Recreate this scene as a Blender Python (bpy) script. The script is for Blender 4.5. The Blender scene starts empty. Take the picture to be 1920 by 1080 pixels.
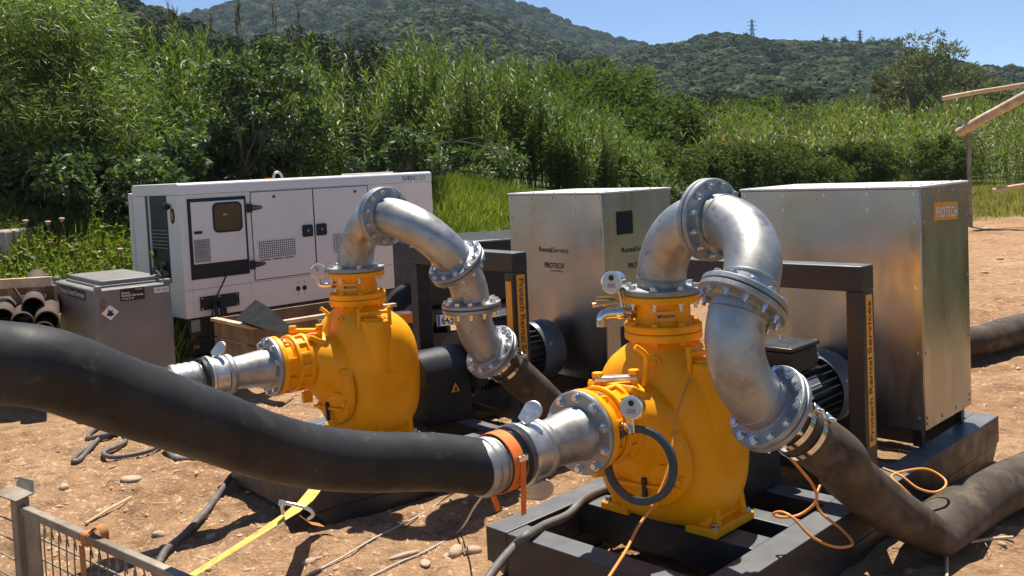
import bpy, bmesh, math, random
import numpy as np
from mathutils import Vector, Matrix
random.seed(7); rng = np.random.default_rng(7)
R = math.radians
scene = bpy.context.scene
C = scene.collection

# ------------------------------------------------------------------ camera
CAM_H, FPX, CYP, PITCH, ROLL = 1.7, 1793.4, 412.8, 0.05637, -0.04634
_cp, _sp, _c, _s = math.cos(PITCH), math.sin(PITCH), math.cos(ROLL), math.sin(ROLL)
W_AX = Vector((0, _cp, -_sp)); _u0 = Vector((0, _sp, _cp)); _r0 = Vector((1, 0, 0))
R_AX = _r0*_c + _u0*_s; U_AX = -_r0*_s + _u0*_c
cam_data = bpy.data.cameras.new('camera'); cam = bpy.data.objects.new('camera', cam_data); C.objects.link(cam)
m3 = Matrix((R_AX, U_AX, -W_AX)).transposed()
cam.matrix_world = Matrix.Translation((0, 0, CAM_H)) @ m3.to_4x4()
cam_data.sensor_width = 36; cam_data.lens = FPX/1920*36
cam_data.shift_y = -(540-CYP)/1920
cam_data.clip_start = 0.05; cam_data.clip_end = 6000
scene.camera = cam
# ------------------------------------------------------------------ sky, sun, exposure
SUN_EL, SUN_AZ = R(70), R(6)          # azimuth measured from +Y towards +X
world = bpy.data.worlds.new('World'); scene.world = world; world.use_nodes = True
nt = world.node_tree; bg = nt.nodes['Background']
sky = nt.nodes.new('ShaderNodeTexSky'); sky.sky_type = 'NISHITA'; sky.sun_disc = False
sky.sun_elevation = SUN_EL; sky.sun_rotation = SUN_AZ; sky.air_density = 0.65; sky.dust_density = 0.0; sky.ozone_density = 5.0; sky.altitude = 300
nt.links.new(sky.outputs[0], bg.inputs[0]); bg.inputs[1].default_value = 0.080
sun_d = bpy.data.lights.new('sun', 'SUN'); sun = bpy.data.objects.new('sun', sun_d); C.objects.link(sun)
sun_d.energy = 5.0; sun_d.angle = R(0.5); sun_d.color = (1.0, 0.94, 0.84)
sd = Vector((math.sin(SUN_AZ)*math.cos(SUN_EL), math.cos(SUN_AZ)*math.cos(SUN_EL), math.sin(SUN_EL)))
sun.rotation_euler = sd.to_track_quat('Z', 'Y').to_euler(); sun.location = (0, 0, 30)
vs = scene.view_settings; vs.view_transform = 'Standard'; vs.look = 'None'; vs.exposure = 0.80; vs.gamma = 1.0

# ------------------------------------------------------------------ projection helpers (a pixel of the photograph -> a point of the place)
def ray(px, py): return W_AX + R_AX*((px-960)/FPX) - U_AX*((py-CYP)/FPX)
def at(px, py, Y):
    d = ray(px, py); return Vector((0, 0, CAM_H)) + d*(Y/d.y)
def onz(px, py, z=0.0):
    d = ray(px, py); return Vector((0, 0, CAM_H)) + d*((z-CAM_H)/d.z)

# ------------------------------------------------------------------ materials
MATS = {}
def newmat(name):
    m = bpy.data.materials.new(name); m.use_nodes = True; MATS[name] = m
    return m, m.node_tree.nodes, m.node_tree.links, m.node_tree.nodes['Principled BSDF']
def noise(N, L, scale, detail=4, rough=.55, co='Object', dist=0):
    tc = N.new('ShaderNodeTexCoord'); n = N.new('ShaderNodeTexNoise')
    n.inputs['Scale'].default_value = scale; n.inputs['Detail'].default_value = detail
    n.inputs['Roughness'].default_value = rough; n.inputs['Distortion'].default_value = dist
    L.new(tc.outputs[co], n.inputs['Vector']); return n
def ramp(N, L, src, stops):
    r = N.new('ShaderNodeValToRGB'); e = r.color_ramp.elements
    while len(e) < len(stops): e.new(0.5)
    for k, (p, c) in enumerate(stops):
        e[k].position = p; e[k].color = (*c, 1) if len(c) == 3 else c
    L.new(src, r.inputs[0]); return r
def bump(N, L, src, b, strength=.3, dist=.01):
    bp = N.new('ShaderNodeBump'); bp.inputs['Strength'].default_value = strength; bp.inputs['Distance'].default_value = dist
    L.new(src, bp.inputs['Height']); L.new(bp.outputs[0], b.inputs['Normal']); return bp
def paint(name, col, rough=.45, metal=0.0, var=.25, scale=6, bmp=.05, dirt=None, spec=.5, rvar=.12):
    m, N, L, b = newmat(name)
    n = noise(N, L, scale, 6, .6)
    lo = tuple(c*(1-var) for c in col); hi = tuple(min(1, c*(1+var)) for c in col)
    st = [(.3, lo), (.7, hi)]
    if dirt: st = [(.28, dirt), (.42, lo), (.75, hi)]
    r = ramp(N, L, n.outputs['Fac'], st); L.new(r.outputs[0], b.inputs['Base Color'])
    n2 = noise(N, L, scale*2.3, 5, .6)
    rr = ramp(N, L, n2.outputs['Fac'], [(.3, (max(0, rough-rvar),)*3), (.7, (min(1, rough+rvar),)*3)])
    L.new(rr.outputs[0], b.inputs['Roughness']); b.inputs['Metallic'].default_value = metal
    b.inputs['Specular IOR Level'].default_value = spec
    if bmp: bump(N, L, noise(N, L, scale*8, 4, .6).outputs['Fac'], b, bmp, .004)
    return m
M = {}
M['yellow'] = paint('yellow_enamel', (.95, .385, .001), .44, 0, .10, 4, .22, rvar=.12, spec=.32)
M['skid'] = paint('graphite_paint', (.032, .033, .035), .42, 0, .22, 4, .10, rvar=.12, dirt=(.045, .040, .035))
M['galv'] = paint('galvanised_steel', (.46, .45, .43), .50, .88, .20, 6, .10, dirt=(.26, .23, .19), rvar=.10)
M['flange'] = paint('dull_galvanised_flange', (.33, .34, .345), .50, .75, .2, 9, .10, rvar=.12)
M['bolt'] = paint('zinc_plated_bolt', (.66, .68, .70), .28, 1.0, .12, 20, .0)
M['alu'] = paint('cast_aluminium', (.66, .66, .64), .38, .9, .15, 9, .08, dirt=(.45, .42, .38))
M['rubber'] = paint('black_rubber', (.028, .026, .025), .52, 0, .35, 4, .16, dirt=(.060, .050, .040), rvar=.12, spec=.28)
M['rubber_dusty'] = paint('dusty_hose_rubber', (.088, .066, .047), .66, 0, .45, 5, .10, dirt=(.15, .108, .07), rvar=.1, spec=.25)
M['white'] = paint('white_enamel', (.82, .765, .71), .38, 0, .04, 2.5, .03, rvar=.08)
M['black'] = paint('black_plastic', (.012, .012, .012), .45, 0, .3, 8, .05)
M['darksteel'] = paint('dark_painted_steel', (.022, .022, .023), .42, .0, .3, 6, .06)
M['fan'] = paint('dark_blue_grey_enamel', (.10, .11, .12), .35, 0, .2, 6, .04)
M['tank'] = paint('grey_tank_enamel', (.20, .19, .175), .50, 0, .12, 3, .05, dirt=(.15, .14, .125))
M['wood'] = paint('weathered_timber', (.27, .165, .09), .75, 0, .35, 5, .3, dirt=(.22, .13, .07))
M['wood_pale'] = paint('pale_peeled_timber', (.62, .44, .28), .7, 0, .25, 6, .25, dirt=(.40, .26, .15))
M['orange'] = paint('orange_webbing', (.80, .17, .02), .65, 0, .12, 30, .2)
M['orange_cable'] = paint('orange_cable_jacket', (.78, .30, .06), .45, 0, .12, 20, .02)
M['strap'] = paint('yellow_webbing', (.80, .52, .13), .8, 0, .2, 18, .2, dirt=(.34, .22, .08), spec=.2)
M['thistle'] = paint('dry_thistle_head', (.46, .29, .19), .9, 0, .25, 30, .3)
M['toppanel'] = paint('pale_sheet_top', (.74, .70, .65), .45, .15, .06, 3, .05)
M['cable'] = paint('grey_cable_jacket', (.14, .125, .115), .6, 0, .3, 10, .05, dirt=(.25, .19, .13))
M['wire'] = paint('pale_grey_wire', (.50, .47, .43), .5, 0, .1, 10, 0)
M['bluering'] = paint('blue_grey_steel_ring', (.045, .062, .072), .32, .3, .15, 8, .03)
M['cage'] = paint('worn_grey_cage_steel', (.31, .255, .19), .6, 0, .35, 6, .15, dirt=(.15, .075, .035))
M['stone'] = paint('river_stone', (.50, .37, .25), .85, 0, .22, 9, .4, dirt=(.34, .23, .14))
M['clod'] = paint('dirt_clod', (.43, .275, .165), .95, 0, .25, 9, .4, dirt=(.30, .18, .10), spec=.1)
M['straw'] = paint('dry_straw', (.62, .45, .26), .8, 0, .3, 3, 0)
M['ink'] = paint('black_lettering', (.02, .02, .022), .5, 0, .1, 5, 0)
M['ink_white'] = paint('white_lettering', (.80, .78, .74), .5, 0, .05, 5, 0)
M['ink_green'] = paint('green_lettering', (.22, .50, .10), .5, 0, .05, 5, 0)
M['sticker'] = paint('orange_sticker', (.80, .36, .045), .42, 0, .06, 5, 0)
M['sticker_grey'] = paint('grey_paper_notice', (.34, .32, .30), .5, 0, .08, 30, 0)
M['amber'] = paint('amber_lamp_lens', (.70, .20, .02), .2, 0, .15, 20, 0)
M['plate'] = paint('number_plate_white', (.78, .78, .76), .4, 0, .03, 5, 0)
M['blue'] = paint('plate_blue', (.02, .08, .45), .4, 0, .03, 5, 0)
M['chrome'] = paint('stainless_fitting', (.70, .69, .66), .18, 1.0, .1, 15, 0)
M['brass'] = paint('brass_fitting', (.62, .46, .26), .25, 1.0, .1, 15, 0)
M['rustpipe'] = paint('rusty_old_pipe', (.075, .047, .032), .85, 0, .4, 8, .3)
M['tarp'] = paint('black_rubber_mat', (.014, .015, .017), .8, 0, .2, 6, .1, spec=.1)
M['strap_old'] = paint('faded_orange_webbing', (.42, .17, .045), .8, 0, .25, 18, .2)
M['glass'] = paint('dark_window_glass', (.11, .07, .04), .06, 0, .2, 3, 0)
M['screen'] = paint('gauge_face', (.55, .58, .56), .3, 0, .06, 10, 0)
M['bark'] = paint('grey_brown_bark', (.13, .10, .075), .9, 0, .4, 6, .5)
M['concrete'] = paint('pale_concrete_block', (.36, .30, .25), .85, 0, .2, 5, .3)
def spotted(m, spot, lo, hi, scale, amount=1.0, stretch=None):
    """dark or pale marks with a shape of their own laid over a material's colour"""
    N, L = m.node_tree.nodes, m.node_tree.links; b = N['Principled BSDF']; src = b.inputs['Base Color'].links[0].from_socket
    n = noise(N, L, scale, 5, .65, dist=.6)
    if stretch:
        mp = N.new('ShaderNodeMapping'); mp.inputs['Scale'].default_value = stretch; l = n.inputs['Vector'].links[0]; fs = l.from_socket; L.remove(l); L.new(fs, mp.inputs[0]); L.new(mp.outputs[0], n.inputs['Vector'])
    r = ramp(N, L, n.outputs['Fac'], [(lo, (0, 0, 0)), (hi, (amount,)*3)]); mx = N.new('ShaderNodeMix'); mx.data_type = 'RGBA'
    L.new(r.outputs[0], mx.inputs[0]); L.new(src, mx.inputs[6]); mx.inputs[7].default_value = (*spot, 1); L.new(mx.outputs[2], b.inputs['Base Color'])
spotted(M['galv'], (.16, .14, .12), .60, .70, 9, .75); spotted(M['galv'], (.62, .60, .57), .60, .72, 22, .5)
spotted(M['rubber'], (.13, .105, .08), .62, .74, 16, .55); spotted(M['rubber_dusty'], (.20, .15, .10), .55, .75, 7, .6)
spotted(M['yellow'], (.62, .21, .004), .58, .74, 11, .55); spotted(M['yellow'], (.22, .12, .04), .70, .76, 34, .35); spotted(M['skid'], (.09, .075, .06), .60, .72, 8, .6)
def sunlit_tops(m, col, amount):
    # sunlit brightness painted in: upward faces are blended to a paler colour
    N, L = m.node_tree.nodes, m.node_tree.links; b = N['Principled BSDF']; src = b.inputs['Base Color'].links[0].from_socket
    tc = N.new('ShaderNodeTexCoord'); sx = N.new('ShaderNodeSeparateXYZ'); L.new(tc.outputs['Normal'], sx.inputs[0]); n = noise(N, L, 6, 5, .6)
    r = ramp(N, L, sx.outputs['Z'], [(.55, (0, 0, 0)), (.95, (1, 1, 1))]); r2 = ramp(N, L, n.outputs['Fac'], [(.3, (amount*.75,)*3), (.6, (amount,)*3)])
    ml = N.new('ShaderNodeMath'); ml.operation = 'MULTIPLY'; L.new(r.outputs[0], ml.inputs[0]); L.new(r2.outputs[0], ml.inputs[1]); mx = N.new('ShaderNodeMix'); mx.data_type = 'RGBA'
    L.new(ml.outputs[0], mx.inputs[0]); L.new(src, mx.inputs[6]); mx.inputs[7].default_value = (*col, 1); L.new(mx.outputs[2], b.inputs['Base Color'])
sunlit_tops(M['skid'], (.14, .142, .147), .9)
spotted(M['white'], (.52, .46, .40), .62, .78, 5, .35, (1, 1, .25)); spotted(M['tank'], (.30, .27, .23), .62, .70, 12, .5)
# brushed stainless sheet: slow waves in the sheet make the reflections wander
def stainless():
    m, N, L, b = newmat('stainless_sheet')
    n = noise(N, L, 2.2, 5, .6)
    r = ramp(N, L, n.outputs['Fac'], [(.3, (.41, .385, .36)), (.7, (.53, .505, .475))]); L.new(r.outputs[0], b.inputs['Base Color'])
    b.inputs['Metallic'].default_value = 1
    n2 = noise(N, L, 3.5, 6, .65); mp = N.new('ShaderNodeMapping'); mp.inputs['Scale'].default_value = (1.6, 1.6, .5); l_ = n2.inputs['Vector'].links[0]; fs_ = l_.from_socket; L.remove(l_); L.new(fs_, mp.inputs[0]); L.new(mp.outputs[0], n2.inputs['Vector'])
    rr = ramp(N, L, n2.outputs['Fac'], [(.35, (.24,)*3), (.68, (.44,)*3)]); L.new(rr.outputs[0], b.inputs['Roughness'])
    n3 = noise(N, L, 1.6, 2, .5); bp = bump(N, L, n3.outputs['Fac'], b, .22, .05)
    return m
M['stainless'] = stainless()
# ------------------------------------------------------------------ mesh helpers
OFF = {}
def root_off(p):
    while p is not None:
        if p.name in OFF: return OFF[p.name]
        p = p.parent
    return Vector((0, 0, 0))
def tag(o, label=None, cat=None, group=None, kind=None):
    if label: o['label'] = label
    if cat: o['category'] = cat
    if group: o['group'] = group
    if kind: o['kind'] = kind
    return o
def thing(name, label, cat, frame=(0, 0, 0), base=(0, 0, 0), group=None):
    o = bpy.data.objects.new(name, None); C.objects.link(o); o.empty_display_size = .1
    a = frame[2]; b = Vector(base)
    o.location = (frame[0]+b.x*math.cos(a)-b.y*math.sin(a), frame[1]+b.x*math.sin(a)+b.y*math.cos(a), b.z)
    o.rotation_euler = (0, 0, a); OFF[o.name] = b
    return tag(o, label, cat, group)
class MB:
    def __init__(s): s.v = []; s.f = []
    def add(s, vs, fs):
        k = len(s.v); s.v += [tuple(p) for p in vs]; s.f += [tuple(i+k for i in f) for f in fs]; return s
    def box(s, a, b):
        (x0, y0, z0), (x1, y1, z1) = a, b
        return s.add([(x0,y0,z0),(x1,y0,z0),(x1,y1,z0),(x0,y1,z0),(x0,y0,z1),(x1,y0,z1),(x1,y1,z1),(x0,y1,z1)],
                     [(0,3,2,1),(4,5,6,7),(0,1,5,4),(1,2,6,5),(2,3,7,6),(3,0,4,7)])
    def bar(s, p, q, w, h, up=(0, 0, 1)):
        p, q = Vector(p), Vector(q); t = (q-p).normalized(); sd = t.cross(Vector(up))
        if sd.length < 1e-4: sd = t.cross(Vector((1, 0, 0)))
        sd.normalize(); u2 = sd.cross(t); P = []
        for c in (p, q):
            for a, b in ((-1,-1),(1,-1),(1,1),(-1,1)): P.append(c+sd*a*w/2+u2*b*h/2)
        return s.add(P, [(0,1,2,3),(7,6,5,4),(0,4,5,1),(1,5,6,2),(2,6,7,3),(3,7,4,0)])
    def prism(s, pts, d):   # closed polygon of 3d points extruded by vector d
        n = len(pts); P = [Vector(p) for p in pts]; d = Vector(d)
        return s.add(P+[p+d for p in P], [tuple(range(n-1, -1, -1)), tuple(range(n, 2*n))]+[(i, (i+1) % n, (i+1) % n+n, i+n) for i in range(n)])
    def lathe(s, prof, o, ax, n=32, cap=True, ph=0.0):
        o, t = Vector(o), Vector(ax).normalized(); a = t.cross(Vector((0, 0, 1)))
        if a.length < .01: a = Vector((1, 0, 0))
        a.normalize(); b = t.cross(a); P = []; F = []
        for r, h in prof:
            for k in range(n):
                x = 2*math.pi*k/n+ph; P.append(o+t*h+a*(r*math.cos(x))+b*(r*math.sin(x)))
        m = len(prof)
        for i in range(m-1):
            for k in range(n): F.append((i*n+k, i*n+(k+1) % n, (i+1)*n+(k+1) % n, (i+1)*n+k))
        if cap: F.append(tuple(range(n-1, -1, -1))); F.append(tuple(range((m-1)*n, m*n)))
        return s.add(P, F)
    def cyl(s, p, q, r, n=20, r2=None):
        d = Vector(q)-Vector(p); return s.lathe([(r, 0), (r if r2 is None else r2, d.length)], p, d, n)
    def tube(s, pts, r, n=16, cap=True, closed=False):   # r: number, list, or list of (a,b)
        P = [Vector(p) for p in pts]; m = len(P); V = []; F = []
        up = None
        for i in range(m):
            if closed: t = P[(i+1) % m]-P[i-1]
            else: t = P[min(i+1, m-1)]-P[max(i-1, 0)]
            t.normalize()
            if up is None:
                up = Vector((0, 0, 1)) if abs(t.z) < .95 else Vector((1, 0, 0))
            up = (up-t*up.dot(t)).normalized(); sd = t.cross(up)
            rr = r[i] if isinstance(r, (list, tuple, np.ndarray)) else r
            a, b = rr if isinstance(rr, (list, tuple)) else (rr, rr)
            for k in range(n):
                x = 2*math.pi*k/n; V.append(P[i]+sd*(a*math.cos(x))+up*(b*math.sin(x)))
        for i in range(m if closed else m-1):
            j = (i+1) % m
            for k in range(n): F.append((i*n+k, j*n+k, j*n+(k+1) % n, i*n+(k+1) % n))
        if cap and not closed: F.append(tuple(range(n))); F.append(tuple(range(m*n-1, (m-1)*n-1, -1)))
        return s.add(V, F)
    def mesh(s, name, mat, off=Vector((0, 0, 0)), ang=35):
        me = bpy.data.meshes.new(name); me.from_pydata([tuple(Vector(p)-off) for p in s.v], [], s.f)
        bm = bmesh.new(); bm.from_mesh(me); bmesh.ops.recalc_face_normals(bm, faces=bm.faces); bm.to_mesh(me); bm.free()
        me.polygons.foreach_set('use_smooth', [True]*len(me.polygons)); me.set_sharp_from_angle(angle=R(ang))
        me.materials.append(mat); return me
    def build(s, name, mat, parent=None, bev=0, label=None, ang=35, off=None, seg=2):
        if isinstance(mat, str): mat = M[mat]
        off = root_off(parent) if off is None else Vector(off)
        o = bpy.data.objects.new(name, s.mesh(name, mat, off, ang)); C.objects.link(o)
        if parent is not None: o.parent = parent
        elif off.length: o.location = off
        if bev:
            b = o.modifiers.new('edge_bevel', 'BEVEL'); b.width = bev; b.segments = seg; b.limit_method = 'ANGLE'; b.angle_limit = R(40)
        if label: o['label'] = label
        return o
def inst(name, mesh, parent, loc, z=None, x=None):     # shared mesh placed with its +Z along z
    o = bpy.data.objects.new(name, mesh); C.objects.link(o); o.parent = parent
    o.location = Vector(loc)-root_off(parent)
    if z is not None:
        o.rotation_mode = 'QUATERNION'; o.rotation_quaternion = Vector(z).to_track_quat('Z', 'Y')
    return o
def spline(pts, n=12, closed=False):
    P = [Vector(p) for p in pts]; out = []; m = len(P); rg = m if closed else m-1
    for i in range(rg):
        if closed: a, b, c, d = P[i-1], P[i], P[(i+1) % m], P[(i+2) % m]
        else: a, b, c, d = P[max(i-1, 0)], P[i], P[i+1], P[min(i+2, m-1)]
        for k in range(n):
            t = k/n; out.append(.5*((2*b)+(c-a)*t+(2*a-5*b+4*c-d)*t*t+(3*b-a-3*c+d)*t**3))
    if not closed: out.append(P[-1])
    return out
def nmesh(name, V, F, mat, smooth=False):
    V = np.asarray(V, np.float32); F = np.asarray(F, np.int32); k = F.shape[1]
    me = bpy.data.meshes.new(name); me.vertices.add(len(V)); me.vertices.foreach_set('co', V.ravel())
    me.loops.add(F.size); me.loops.foreach_set('vertex_index', F.ravel())
    me.polygons.add(len(F)); me.polygons.foreach_set('loop_start', np.arange(0, F.size, k, dtype=np.int32))
    try: me.polygons.foreach_set('loop_total', np.full(len(F), k, np.int32))
    except Exception: pass
    me.update(calc_edges=True); me.validate()
    if smooth: me.polygons.foreach_set('use_smooth', np.ones(len(F), bool))
    me.materials.append(mat); return me
def nobj(name, V, F, mat, parent=None, smooth=False, loc=None):
    V = np.asarray(V, float)
    if loc is not None: V = V-np.array(loc)
    o = bpy.data.objects.new(name, nmesh(name, V, F, mat, smooth)); C.objects.link(o)
    if parent is not None: o.parent = parent
    elif loc is not None: o.location = loc
    return o
def text(s, h, mat, parent, o, xd, nrm, name='lettering', bold=0, width=None, spacing=1.0, align='LEFT'):
    """flat lettering of cap height h, reading along xd, facing nrm, lower-left at o (thing frame)"""
    cu = bpy.data.curves.new('t', 'FONT'); cu.body = s; cu.size = h/.70; cu.offset = bold*h; cu.space_character = spacing; cu.align_x = align
    cu.resolution_u = 3
    tmp = bpy.data.objects.new('t', cu); C.objects.link(tmp)
    dg = bpy.context.evaluated_depsgraph_get(); me = bpy.data.meshes.new_from_object(tmp.evaluated_get(dg))
    bpy.data.objects.remove(tmp); me.name = name; me.materials.clear(); me.materials.append(M[mat])
    if width and len(me.vertices):
        xs = [v.co.x for v in me.vertices]; k = width/(max(xs)-min(xs))
        for v in me.vertices: v.co.x *= k
    x = Vector(xd).normalized(); n = Vector(nrm).normalized(); y = n.cross(x)
    ob = bpy.data.objects.new(name, me); C.objects.link(ob); ob.parent = parent
    ob.matrix_local = Matrix.Translation(Vector(o)-root_off(parent)) @ Matrix((x, y, n)).transposed().to_4x4()
    return ob
def hexbolt_mesh(r, h, mat, washer=True):
    mb = MB()
    if washer: mb.lathe([(r*1.5, 0), (r*1.5, h*.16)], (0, 0, 0), (0, 0, 1), 14)
    mb.lathe([(r*1.12, h*.16), (r*1.12, h*.85), (r*.95, h)], (0, 0, 0), (0, 0, 1), 6)
    return mb.mesh('bolt', mat, ang=20)
B_Z = hexbolt_mesh(.0125, .016, M['bolt']); B_Y = hexbolt_mesh(.0125, .014, M['yellow']); B_S = hexbolt_mesh(.006, .005, M['bolt'])
# stud end with nut on the far side of a flange pair
_mb = MB(); _mb.lathe([(.014, 0), (.014, .014)], (0, 0, 0), (0, 0, 1), 6); _mb.lathe([(.0075, .012), (.0075, .03)], (0, 0, 0), (0, 0, 1), 8)
B_N = _mb.mesh('nut', M['bolt'], ang=20)
def bolt_ring(parent, c, ax, rad, n, mesh, name='bolt', ph=0.0):
    c, t = Vector(c), Vector(ax).normalized(); a = t.cross(Vector((0, 0, 1)))
    if a.length < .01: a = Vector((1, 0, 0))
    a.normalize(); b = t.cross(a)
    for k in range(n):
        x = 2*math.pi*(k+.5)/n+ph
        inst(name, mesh, parent, c+a*(rad*math.cos(x))+b*(rad*math.sin(x)), t)
# frames (x, y, yaw) of the two pump units, their cabinets, the generator and the tank
F_R = (-.16774, 3.88038, .79533); F_L = (-1.64423, 5.42209, .68292)
F_N = (-3.19896, 9.22605, .76609); F_T = (-3.212, 7.284, .683)
W0 = (0, 0, 0)
def wpt(F, u, v, z):
    a = F[2]; return Vector((F[0]+u*math.cos(a)-v*math.sin(a), F[1]+u*math.sin(a)+v*math.cos(a), z))
def wdir(F, d):
    a = F[2]; return Vector((d[0]*math.cos(a)-d[1]*math.sin(a), d[0]*math.sin(a)+d[1]*math.cos(a), d[2]))
# ================================================================== GROUND
def vnoise(x, y, seed=0):
    xi = np.floor(x).astype(np.int64); yi = np.floor(y).astype(np.int64); xf = x-xi; yf = y-yi
    def h(a, b):
        n = (a*374761393+b*668265263+seed*974634777) & 0xffffffff
        n = ((n ^ (n >> 13))*1274126177) & 0xffffffff
        return ((n ^ (n >> 16)) & 0xffff)/65535.0
    sx = xf*xf*(3-2*xf); sy = yf*yf*(3-2*yf)
    return (h(xi, yi)*(1-sx)+h(xi+1, yi)*sx)*(1-sy)+(h(xi, yi+1)*(1-sx)+h(xi+1, yi+1)*sx)*sy
def fbm(x, y, sc, oct=4, seed=0):
    t = 0; a = 1; s = 0
    for k in range(oct): t = t+a*(vnoise(x*sc, y*sc, seed+k)-.5); s += a; a *= .5; sc *= 2.1
    return t/s
def sstep(a, b, x):
    t = np.clip((x-a)/(b-a), 0, 1); return t*t*(3-2*t)
GSX = [-40, -10, -5, -3.5, -1, 0, 2, 4, 10, 20, 60]; GSY = [5, 7.2, 8.6, 9.4, 12.2, 12.6, 14, 17, 21, 26, 45]
def gh(x, y):
    x = np.asarray(x, float); y = np.asarray(y, float)
    bank = sstep(0, 4.4, y-(12.0+.72*np.clip(x, -12, 8)))*1.35*sstep(7, -1, x)
    near = sstep(24, 8, np.hypot(x, y-5))
    fine = fbm(x, y, 1.1, 3, 3)*.09+fbm(x, y, 5.5, 4, 11)*.055
    clod = np.clip(fbm(x, y, 3.0, 3, 21)-.08, 0, 1)*.22
    return bank+(fine+clod)*(.35+.65*near)-.022+fbm(x, y, .08, 2, 5)*.25*(1-near)
def grassy(x, y):
    g0 = np.interp(x, GSX, GSY); return np.maximum(sstep(-.6, .9, y-g0+fbm(x, y, .8, 3, 31)*1.8), sstep(5.2, 6.6, x-.45*np.clip(y-8, 0, 99))*sstep(13, 10, y)+sstep(-1.0, -2.6, y+.25*x))
def axis(lo, hi, st, far_lo, far_hi, gr=1.16):
    a = list(np.arange(lo, hi+1e-6, st)); s = st; p = hi
    while p < far_hi: s *= gr; p += s; a.append(p)
    s = st; p = lo; b = []
    while p > far_lo: s *= gr; p -= s; b.append(p)
    return np.array(b[::-1]+a)
gx = axis(-3.6, 5.2, .035, -2500, 2500); gy = axis(2.6, 9.0, .035, -60, 3000)
GX, GY = np.meshgrid(gx, gy); GZ = gh(GX, GY)
nx, ny = len(gx), len(gy); idx = np.arange(nx*ny).reshape(ny, nx)
GF = np.stack([idx[:-1, :-1], idx[:-1, 1:], idx[1:, 1:], idx[1:, :-1]], -1).reshape(-1, 4)
def dirt_mat():
    m, N, L, b = newmat('dry_dirt')
    n1 = noise(N, L, .9, 6, .62); n2 = noise(N, L, 9, 8, .7); n3 = noise(N, L, 55, 5, .65)
    c1 = ramp(N, L, n1.outputs['Fac'], [(.3, (.34, .195, .105)), (.5, (.45, .275, .155)), (.72, (.54, .35, .205))])
    c2 = ramp(N, L, n2.outputs['Fac'], [(.30, (.42, .38, .34)), (.47, (.92, .91, .90)), (.72, (1.3, 1.27, 1.22))])
    c3 = ramp(N, L, n3.outputs['Fac'], [(.3, (.72, .70, .68)), (.6, (1.0, 1.0, 1.0)), (.72, (1.3, 1.28, 1.25))])
    def mul(a, bb):
        x = N.new('ShaderNodeMix'); x.data_type = 'RGBA'; x.blend_type = 'MULTIPLY'; x.inputs[0].default_value = 1
        L.new(a, x.inputs[6]); L.new(bb, x.inputs[7]); return x.outputs[2]
    col = mul(mul(c1.outputs[0], c2.outputs[0]), c3.outputs[0])
    at_ = N.new('ShaderNodeAttribute'); at_.attribute_name = 'grass_cover'
    g = ramp(N, L, noise(N, L, 3, 6, .7).outputs['Fac'], [(.3, (.05, .075, .018)), (.7, (.13, .15, .04))])
    mx = N.new('ShaderNodeMix'); mx.data_type = 'RGBA'; L.new(at_.outputs['Fac'], mx.inputs[0]); L.new(col, mx.inputs[6]); L.new(g.outputs[0], mx.inputs[7])
    L.new(mx.outputs[2], b.inputs['Base Color']); b.inputs['Roughness'].default_value = .95; b.inputs['Specular IOR Level'].default_value = .15
    ad = N.new('ShaderNodeMath'); ad.operation = 'ADD'; L.new(n2.outputs['Fac'], ad.inputs[0]); L.new(n3.outputs['Fac'], ad.inputs[1])
    bump(N, L, ad.outputs[0], b, 1.0, .03)
    return m
M['dirt'] = dirt_mat()
ground = nobj('ground', np.stack([GX, GY, GZ], -1).reshape(-1, 3), GF, M['dirt'], smooth=True)
ga = ground.data.attributes.new('grass_cover', 'FLOAT', 'POINT'); ga.data.foreach_set('value', grassy(GX, GY).ravel().astype(np.float32))
tag(ground, 'dry brown stony dirt ground with weeds beyond it', kind='structure')
def gz(x, y): return float(gh(np.array([x]), np.array([y]))[0])

# ================================================================== PUMP UNITS
VC = -.548; SW = 1.0953; SL = 2.8388; SZ = .221
def make_skid(F, label, extra=0.0):
    t = thing('skid_frame', label, 'skid', F, (SL/2, VC, 0), 'steel equipment skids under the pumps')
    x0 = -extra
    for v0, v1 in ((0, -.12), (-SW+.12, -SW)):        # long rails with a tapered sledge foot below
        mb = MB(); y0, y1 = sorted((v0, v1)); zs = .075
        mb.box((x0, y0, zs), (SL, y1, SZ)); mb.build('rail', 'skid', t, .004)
        m2 = MB(); yy0, yy1 = y0+.004, y1-.004
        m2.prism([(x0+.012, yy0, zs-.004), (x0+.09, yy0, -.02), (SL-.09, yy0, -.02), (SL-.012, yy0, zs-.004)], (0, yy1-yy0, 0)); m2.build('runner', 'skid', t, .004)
    for u0, u1 in ((x0, x0+.12), (.46, .60), (.74, .84), (1.05, 1.17), (1.62, 1.74), (SL-.12, SL)):
        mb = MB(); z0 = SZ-.14 if 0 < u0 < 2.5 else .02
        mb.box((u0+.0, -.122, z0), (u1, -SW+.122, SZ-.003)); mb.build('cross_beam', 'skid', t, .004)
    # gantry: two posts and a beam, strip signs on the right-hand post
    gu = 1.228
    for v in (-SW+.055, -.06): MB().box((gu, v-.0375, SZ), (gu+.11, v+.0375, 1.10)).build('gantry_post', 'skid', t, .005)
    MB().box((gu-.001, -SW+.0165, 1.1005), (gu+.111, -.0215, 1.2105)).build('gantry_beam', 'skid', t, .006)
    vr = -SW+.0175
    sg = MB().box((gu+.025, vr-.003, .43), (gu+.085, vr, 1.085)).build('sign_strip', 'sticker', t)
    return t, sg, gu, vr
skidR, sgR, gu, vr = make_skid(F_R, 'graphite steel skid frame with gantry under the nearer right-hand pump')
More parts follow.
